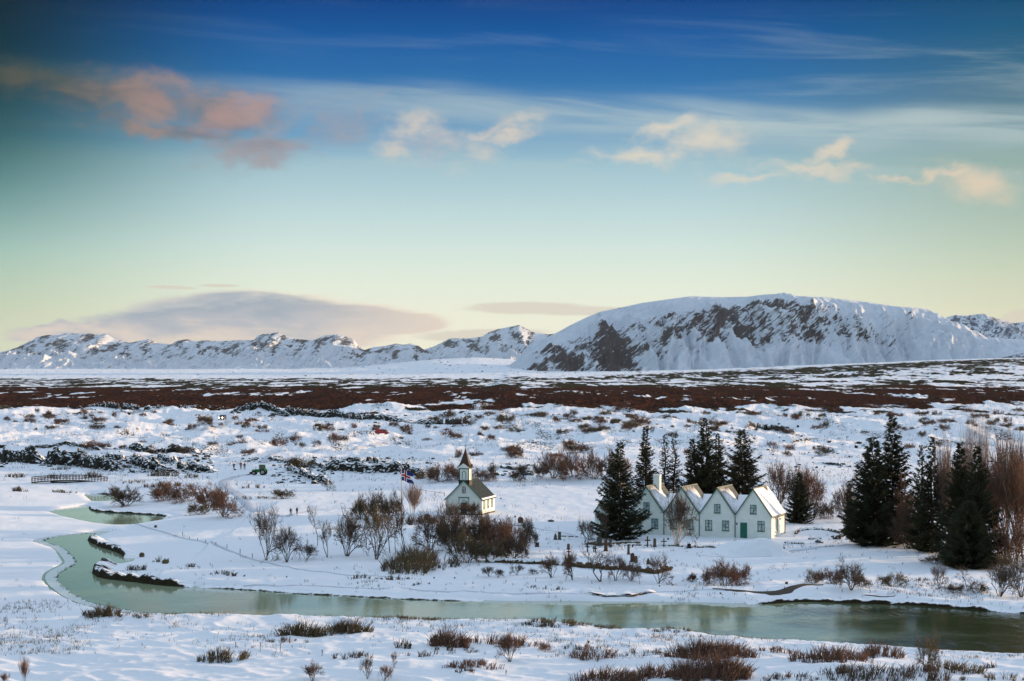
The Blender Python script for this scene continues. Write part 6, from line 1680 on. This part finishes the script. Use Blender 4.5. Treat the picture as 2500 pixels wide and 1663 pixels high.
# ================================================================== vehicles
def wheel(parent, x, y, z, r, w, axis='y', name='wheel'):
    o = MB()
    pts = [(x, y - w / 2, z), (x, y + w / 2, z)] if axis == 'y' else [(x - w / 2, y, z), (x + w / 2, y, z)]
    wo = o.tube(pts, r, 16).build(name, MT['tyre'], parent)
    e = .012
    pr = [(x, y - w / 2 - e, z), (x, y + w / 2 + e, z)] if axis == 'y' else [(x - w / 2 - e, y, z), (x + w / 2 + e, y, z)]
    MB().tube(pr, r * .55, 12).build('rim', MT['rim'], wo); return wo
MT['tyre'] = simple('tyre_rubber', (.012, .012, .012), .9); MT['rim'] = simple('steel_rim', (.35, .35, .34), .4, metal=.6)
MT['carglass'] = simple('car_glass', (.015, .018, .02), .08, .1, 2, .8)
def car(px, py, rz, paint, label, cat, style='suv', sc=1.0, lights=False, sink=0.0):
    g, k = on(px, py); root = empty('vehicle' if style != 'suv' else 'off_road_car', (g.x, g.y, g.z - sink), rz, sc)
    root.name = {'suv': 'off_road_car', 'van': 'van', 'estate': 'car'}[style]
    if style == 'van': low = [(-2.2, .35), (2.2, .35), (2.25, .75), (1.75, 1.05), (1.15, 1.72), (-2.0, 1.85), (-2.25, 1.6)]; w = .88; gl = [(1.68, 1.08), (1.16, 1.62), (.2, 1.66), (.2, 1.08)]
    elif style == 'suv': low = [(-2.2, .55), (2.25, .55), (2.3, 1.0), (2.1, 1.18), (1.05, 1.28), (.55, 1.92), (-2.05, 1.98), (-2.25, 1.2)]; w = .95; gl = [(.92, 1.32), (.50, 1.84), (-1.9, 1.88), (-2.0, 1.32)]
    else: low = [(-2.2, .3), (2.2, .3), (2.25, .7), (1.1, .9), (.5, 1.40), (-1.8, 1.45), (-2.25, .95)]; w = .82; gl = [(.95, .93), (.45, 1.34), (-1.75, 1.38), (-2.0, .95)]
    pm = simple(cat + '_paint', paint, .3, .15, 1.5, .6)
    bo = MB(); n = len(low)
    ys = [(-w, 1.0), (-w * .9, 1.0), (w * .9, 1.0), (w, 1.0)]
    bo.prism([(a, b) for a, b in low], -w, w); b_ = bo.build('body', pm, root)
    bv = b_.modifiers.new('round', 'BEVEL'); bv.width = .10; bv.segments = 3
    for sy_ in (-1, 1):
        MB().prism(gl, sy_ * (w + .006) - .004, sy_ * (w + .006) + .004).build('side_window', MT['carglass'], root)
    # windscreen
    i = [q for q, p in enumerate(low) if p[1] == max(pp[1] for pp in low[:6])][0] if False else None
    if style == 'suv': a_, b2 = (1.05, 1.28), (.55, 1.92)
    elif style == 'van': a_, b2 = (1.75, 1.05), (1.15, 1.72)
    else: a_, b2 = (1.1, .9), (.5, 1.40)
    va, vb = Vector((a_[0], 0, a_[1])), Vector((b2[0], 0, b2[1])); nn_ = Vector((vb.z - va.z, 0, va.x - vb.x)).normalized()
    va2, vb2 = va.lerp(vb, .1) + nn_ * .012, va.lerp(vb, .9) + nn_ * .012
    MB().add([(va2.x, -w * .86, va2.z), (va2.x, w * .86, va2.z), (vb2.x, w * .8, vb2.z), (vb2.x, -w * .8, vb2.z)], [(0, 1, 2, 3)]).build('windscreen', MT['carglass'], root)
    r = .42 if style == 'suv' else .33
    for x_ in (-1.4, 1.4):
        for y_ in (-w + .08, w - .08): wheel(root, x_, y_, r, r, .26)
    hx = 2.27; hz = 1.02 if style == 'suv' else .68
    lm = simple('lit_headlight', (1, .95, .8), .3, 0, emit=((1.0, .86, .6), 12.0)) if lights else MT['glass']
    for y_ in (-w * .68, w * .68):
        MB().tube([(hx - .05, y_, hz), (hx + .04, y_, hz)], .16, 12).build('headlight', lm, root)
    MB().box(hx - .04, hx + .06, -w * .9, w * .9, hz - .42, hz - .26).build('bumper', MT['black'], root)
    tag(root, label, cat); return root
car(543, 1026, R(-98), (.03, .026, .022), 'dark off-road car driving toward us with headlights on', 'car', 'suv', 1.25, True)
car(933, 1066, R(-12), (.30, .012, .02), 'dark red van parked on the far snowy heath', 'van', 'van', 1.0)
car(759, 1101, R(-5), (.42, .42, .26), 'pale yellowish car half hidden by snow above the tractor', 'car', 'estate', .9, False, .35)
def tractor():
    g, k = on(636, 1160); root = empty('tractor', g, R(172), .84)
    gm = simple('green_tractor_paint', (.012, .16, .03), .35, .2, 2, .5)
    MB().prism([(.1, .75), (2.2, .7), (2.25, 1.35), (1.4, 1.5), (.1, 1.55)], -.42, .42).build('bonnet', gm, root)
    cb = MB()
    for x_ in (-1.1, .15):
        for y_ in (-.75, .69): cb.box(x_ - .05, x_ + .05, y_, y_ + .06, 1.2, 2.55)
    cb.box(-1.2, .25, -.82, .82, 2.553, 2.72); cb.box(-1.15, .2, -.75, .75, .8, 1.25); cb.build('cab', gm, root)
    MB().box(-1.08, .13, -.70, .70, 1.253, 2.55).build('cab_glass', MT['carglass'], root)
    for y_ in (-.85, .85): wheel(root, -.8, y_, .82, .82, .45); wheel(root, 1.6, y_ * .9, .55, .55, .34)
    for y_ in (-.85, .85): MB().prism([(-1.7, 1.1), (-1.3, 1.66), (-.3, 1.7), (.1, 1.3), (.1, 1.2), (-.35, 1.58), (-1.25, 1.55), (-1.6, 1.08)][::-1], y_ - .24, y_ + .24).build('mudguard', gm, root)
    MB().tube([(1.2, .2, 1.5), (1.2, .2, 2.3)], .05, 8).build('exhaust', MT['black'], root)
    lo_ = MB(); lo_.tube([(.6, -.45, 1.3), (2.6, -.45, .6)], .07, 6); lo_.tube([(.6, .45, 1.3), (2.6, .45, .6)], .07, 6); lo_.build('loader_arms', MT['black'], root)
    MB().prism([(2.5, .15), (3.5, .1), (3.45, .2), (2.7, .3), (2.75, .8), (2.6, .85)], -1.0, 1.0).build('bucket', MT['black'], root)
    for y_ in (-.3, .3): MB().tube([(2.24, y_, 1.1), (2.29, y_, 1.1)], .09, 8).build('headlight', MT['glass'], root)
    tag(root, 'small green tractor with front loader parked on the track', 'tractor')
tractor()

# ================================================================== people
MT['skin'] = simple('skin', (.42, .26, .19), .6, .08)
def skin_mesh(name, nodes, edges, mat, levels=1):
    me = bpy.data.meshes.new(name); me.from_pydata([n[0] for n in nodes], edges, [])
    o = bpy.data.objects.new(name, me); COL.objects.link(o)
    o.modifiers.new('s', 'SKIN'); sv_ = me.skin_vertices[0].data
    for i, n in enumerate(nodes): sv_[i].radius = (n[1], n[1] * (n[2] if len(n) > 2 else 1))
    sv_[0].use_root = True
    o.modifiers.new('d', 'SUBSURF').levels = levels; o.modifiers['d'].render_levels = levels
    dg = bpy.context.evaluated_depsgraph_get(); res = bpy.data.meshes.new_from_object(o.evaluated_get(dg)); res.name = name
    bpy.data.objects.remove(o); res.materials.clear(); res.materials.append(mat)
    return res
def person(px, py, hpx, rz, pose, jacket, trousers, label, group, hat=None, bag=False):
    g, k = on(px, py); root = empty('person', g, rz); H = hpx * k; s = H / 1.75; root.scale = (s, s, s)
    st = {'stand': (0, 0), 'walk': (.26, .22), 'walk2': (-.22, .2)}[pose]; f = st[0]; ar = st[1]
    arm = lambda sg: [((sg * .19, 0, 1.42), .055), ((sg * .25, -ar * .5 * sg * (1 if f >= 0 else -1), 1.14), .042), ((sg * .25, -ar * 1.3 * sg * (1 if f >= 0 else -1) - .06, .90), .03)]
    N = [((0, 0, .95), .135, .75), ((0, 0, 1.15), .125, .72), ((0, 0, 1.38), .15, .7), ((0, 0, 1.50), .05), ((0, -.01, 1.60), .085), ((0, -.01, 1.68), .08)]
    E = [(0, 1), (1, 2), (2, 3), (3, 4), (4, 5)]
    for sg in (-1, 1):
        b = len(N); fy = -f * sg
        N += [((sg * .09, 0, .88), .085), ((sg * .10, fy * .55 - .03, .50), .058), ((sg * .10, fy * 1.0 + .03 * abs(f) * 4, .09), .04), ((sg * .10, fy * 1.0 - .15, .04), .035)]
        E += [(0, b), (b, b + 1), (b + 1, b + 2), (b + 2, b + 3)]
    hands = []
    for sg in (-1, 1):
        b = len(N); A = arm(sg); N += [(*a,) for a in A]; E += [(2, b), (b, b + 1), (b + 1, b + 2)]
        w = Vector(A[2][0]); p = len(N); N.append((tuple(w + Vector((0, -.02, -.07))), .026)); E.append((b + 2, p))
        for q, (oy, ln) in enumerate(((-.035, .075), (-.012, .085), (.012, .08), (.033, .065))):
            N.append((tuple(w + Vector((0, oy - .02, -.10))), .009)); N.append((tuple(w + Vector((-sg * .015, oy - .025, -.10 - ln))), .007)); E += [(p, len(N) - 2), (len(N) - 2, len(N) - 1)]
        N.append((tuple(w + Vector((-sg * .03, -.05, -.09))), .009)); E.append((p, len(N) - 1))
    mesh_obj('body', skin_mesh('body', N, E, MT['skin']), root)
    jm = simple('jacket_cloth', jacket, .85, .2, 3); tm = simple('trouser_cloth', trousers, .9, .2, 3)
    NJ = [((0, 0, .93), .165, .78), ((0, 0, 1.15), .155, .78), ((0, 0, 1.38), .175, .75), ((0, .005, 1.50), .075)]; EJ = [(0, 1), (1, 2), (2, 3)]
    for sg in (-1, 1):
        b = len(NJ); A = arm(sg); NJ += [(A[0][0], .078), (A[1][0], .062), (A[2][0], .048)]; EJ += [(2, b), (b, b + 1), (b + 1, b + 2)]
    mesh_obj('jacket', skin_mesh('jacket', NJ, EJ, jm), root)
    NT_ = [((0, 0, .93), .145, .8)]; ET = []
    for sg in (-1, 1):
        b = len(NT_); fy = -f * sg; NT_ += [((sg * .09, 0, .86), .098), ((sg * .10, fy * .55 - .03, .50), .072), ((sg * .10, fy * 1.0 + .03 * abs(f) * 4, .12), .058)]; ET += [(0, b), (b, b + 1), (b + 1, b + 2)]
    mesh_obj('trousers', skin_mesh('trousers', NT_, ET, tm), root)
    for sg in (-1, 1):
        fy = -f * sg
        MB().ell((sg * .10, fy * 1.0 - .06, .05), (.055, .15, .06), 10, 6).build('boot', MT['black'], root, True)
    hm = simple('hat_or_hair', hat or (.02, .015, .01), .9, .2)
    MB().ell((0, .015, 1.69), (.098, .105, .085), 12, 8).build('hat' if hat else 'hair', hm, root, True)
    fc = MB(); fc.ell((0, -.108, 1.635), (.014, .02, .018), 6, 4); fc.build('nose', MT['skin'], root, True)
    for sg in (-1, 1): MB().ell((sg * .032, -.090, 1.655), (.012, .008, .008), 6, 4).build('eye', MT['black'], root, True)
    if bag: MB().ell((0, .19, 1.2), (.15, .10, .22), 10, 6).build('backpack', MT['black'], root, True)
    tag(root, label, 'person', group); return root
person(571, 1147, 17, .4, 'stand', (.02, .02, .03), (.015, .015, .02), 'person in black standing left, with a small bag at the feet', 'people by the tractor')
person(588, 1146, 19, .1, 'stand', (.20, .02, .02), (.02, .02, .03), 'person in a dark red jacket standing by the tractor', 'people by the tractor')
person(597, 1147, 18, .2, 'walk', (.02, .02, .025), (.02, .02, .02), 'person in dark clothes right of the red jacket', 'people by the tractor')
person(710, 1259, 19, .5, 'walk', (.03, .018, .018), (.015, .015, .015), 'person in dark coat walking, left one of the pair', 'pair walking on the snow', None, True)
person(725, 1258, 20, .5, 'walk2', (.015, .015, .02), (.015, .015, .02), 'person in dark coat walking, right one of the pair', 'pair walking on the snow', (.02, .02, .02))
person(970, 1299, 34, -.9, 'walk', (.02, .018, .02), (.02, .02, .025), 'person in dark clothes walking between the bare trees', 'lone walker')
bgk, k = on(574, 1148); bg_ = MB().ell((0, 0, .15), (.28, .2, .17), 8, 5).build('bag', MT['black']); bg_.location = bgk; tag(bg_, 'small dark bag on the snow beside the left person', 'bag')

# ================================================================== haze
def haze():
    m = bpy.data.materials.new('winter_air'); m.use_nodes = True; t = NT(m.node_tree); t.n.clear()
    v = t.node('ShaderNodeVolumePrincipled'); o = t.node('ShaderNodeOutputMaterial'); t.l.new(v.outputs[0], o.inputs['Volume'])
    v.inputs['Color'].default_value = (0.66, 0.84, 1.0, 1); v.inputs['Density'].default_value = 0.6e-5; v.inputs['Anisotropy'].default_value = 0.1
    b = MB().box(-8200, 8200, -400, 19000, -4.0, 520.0).build('haze', m); tag(b, 'thin cold blue winter air over the whole plain', 'haze', kind='stuff')
haze()
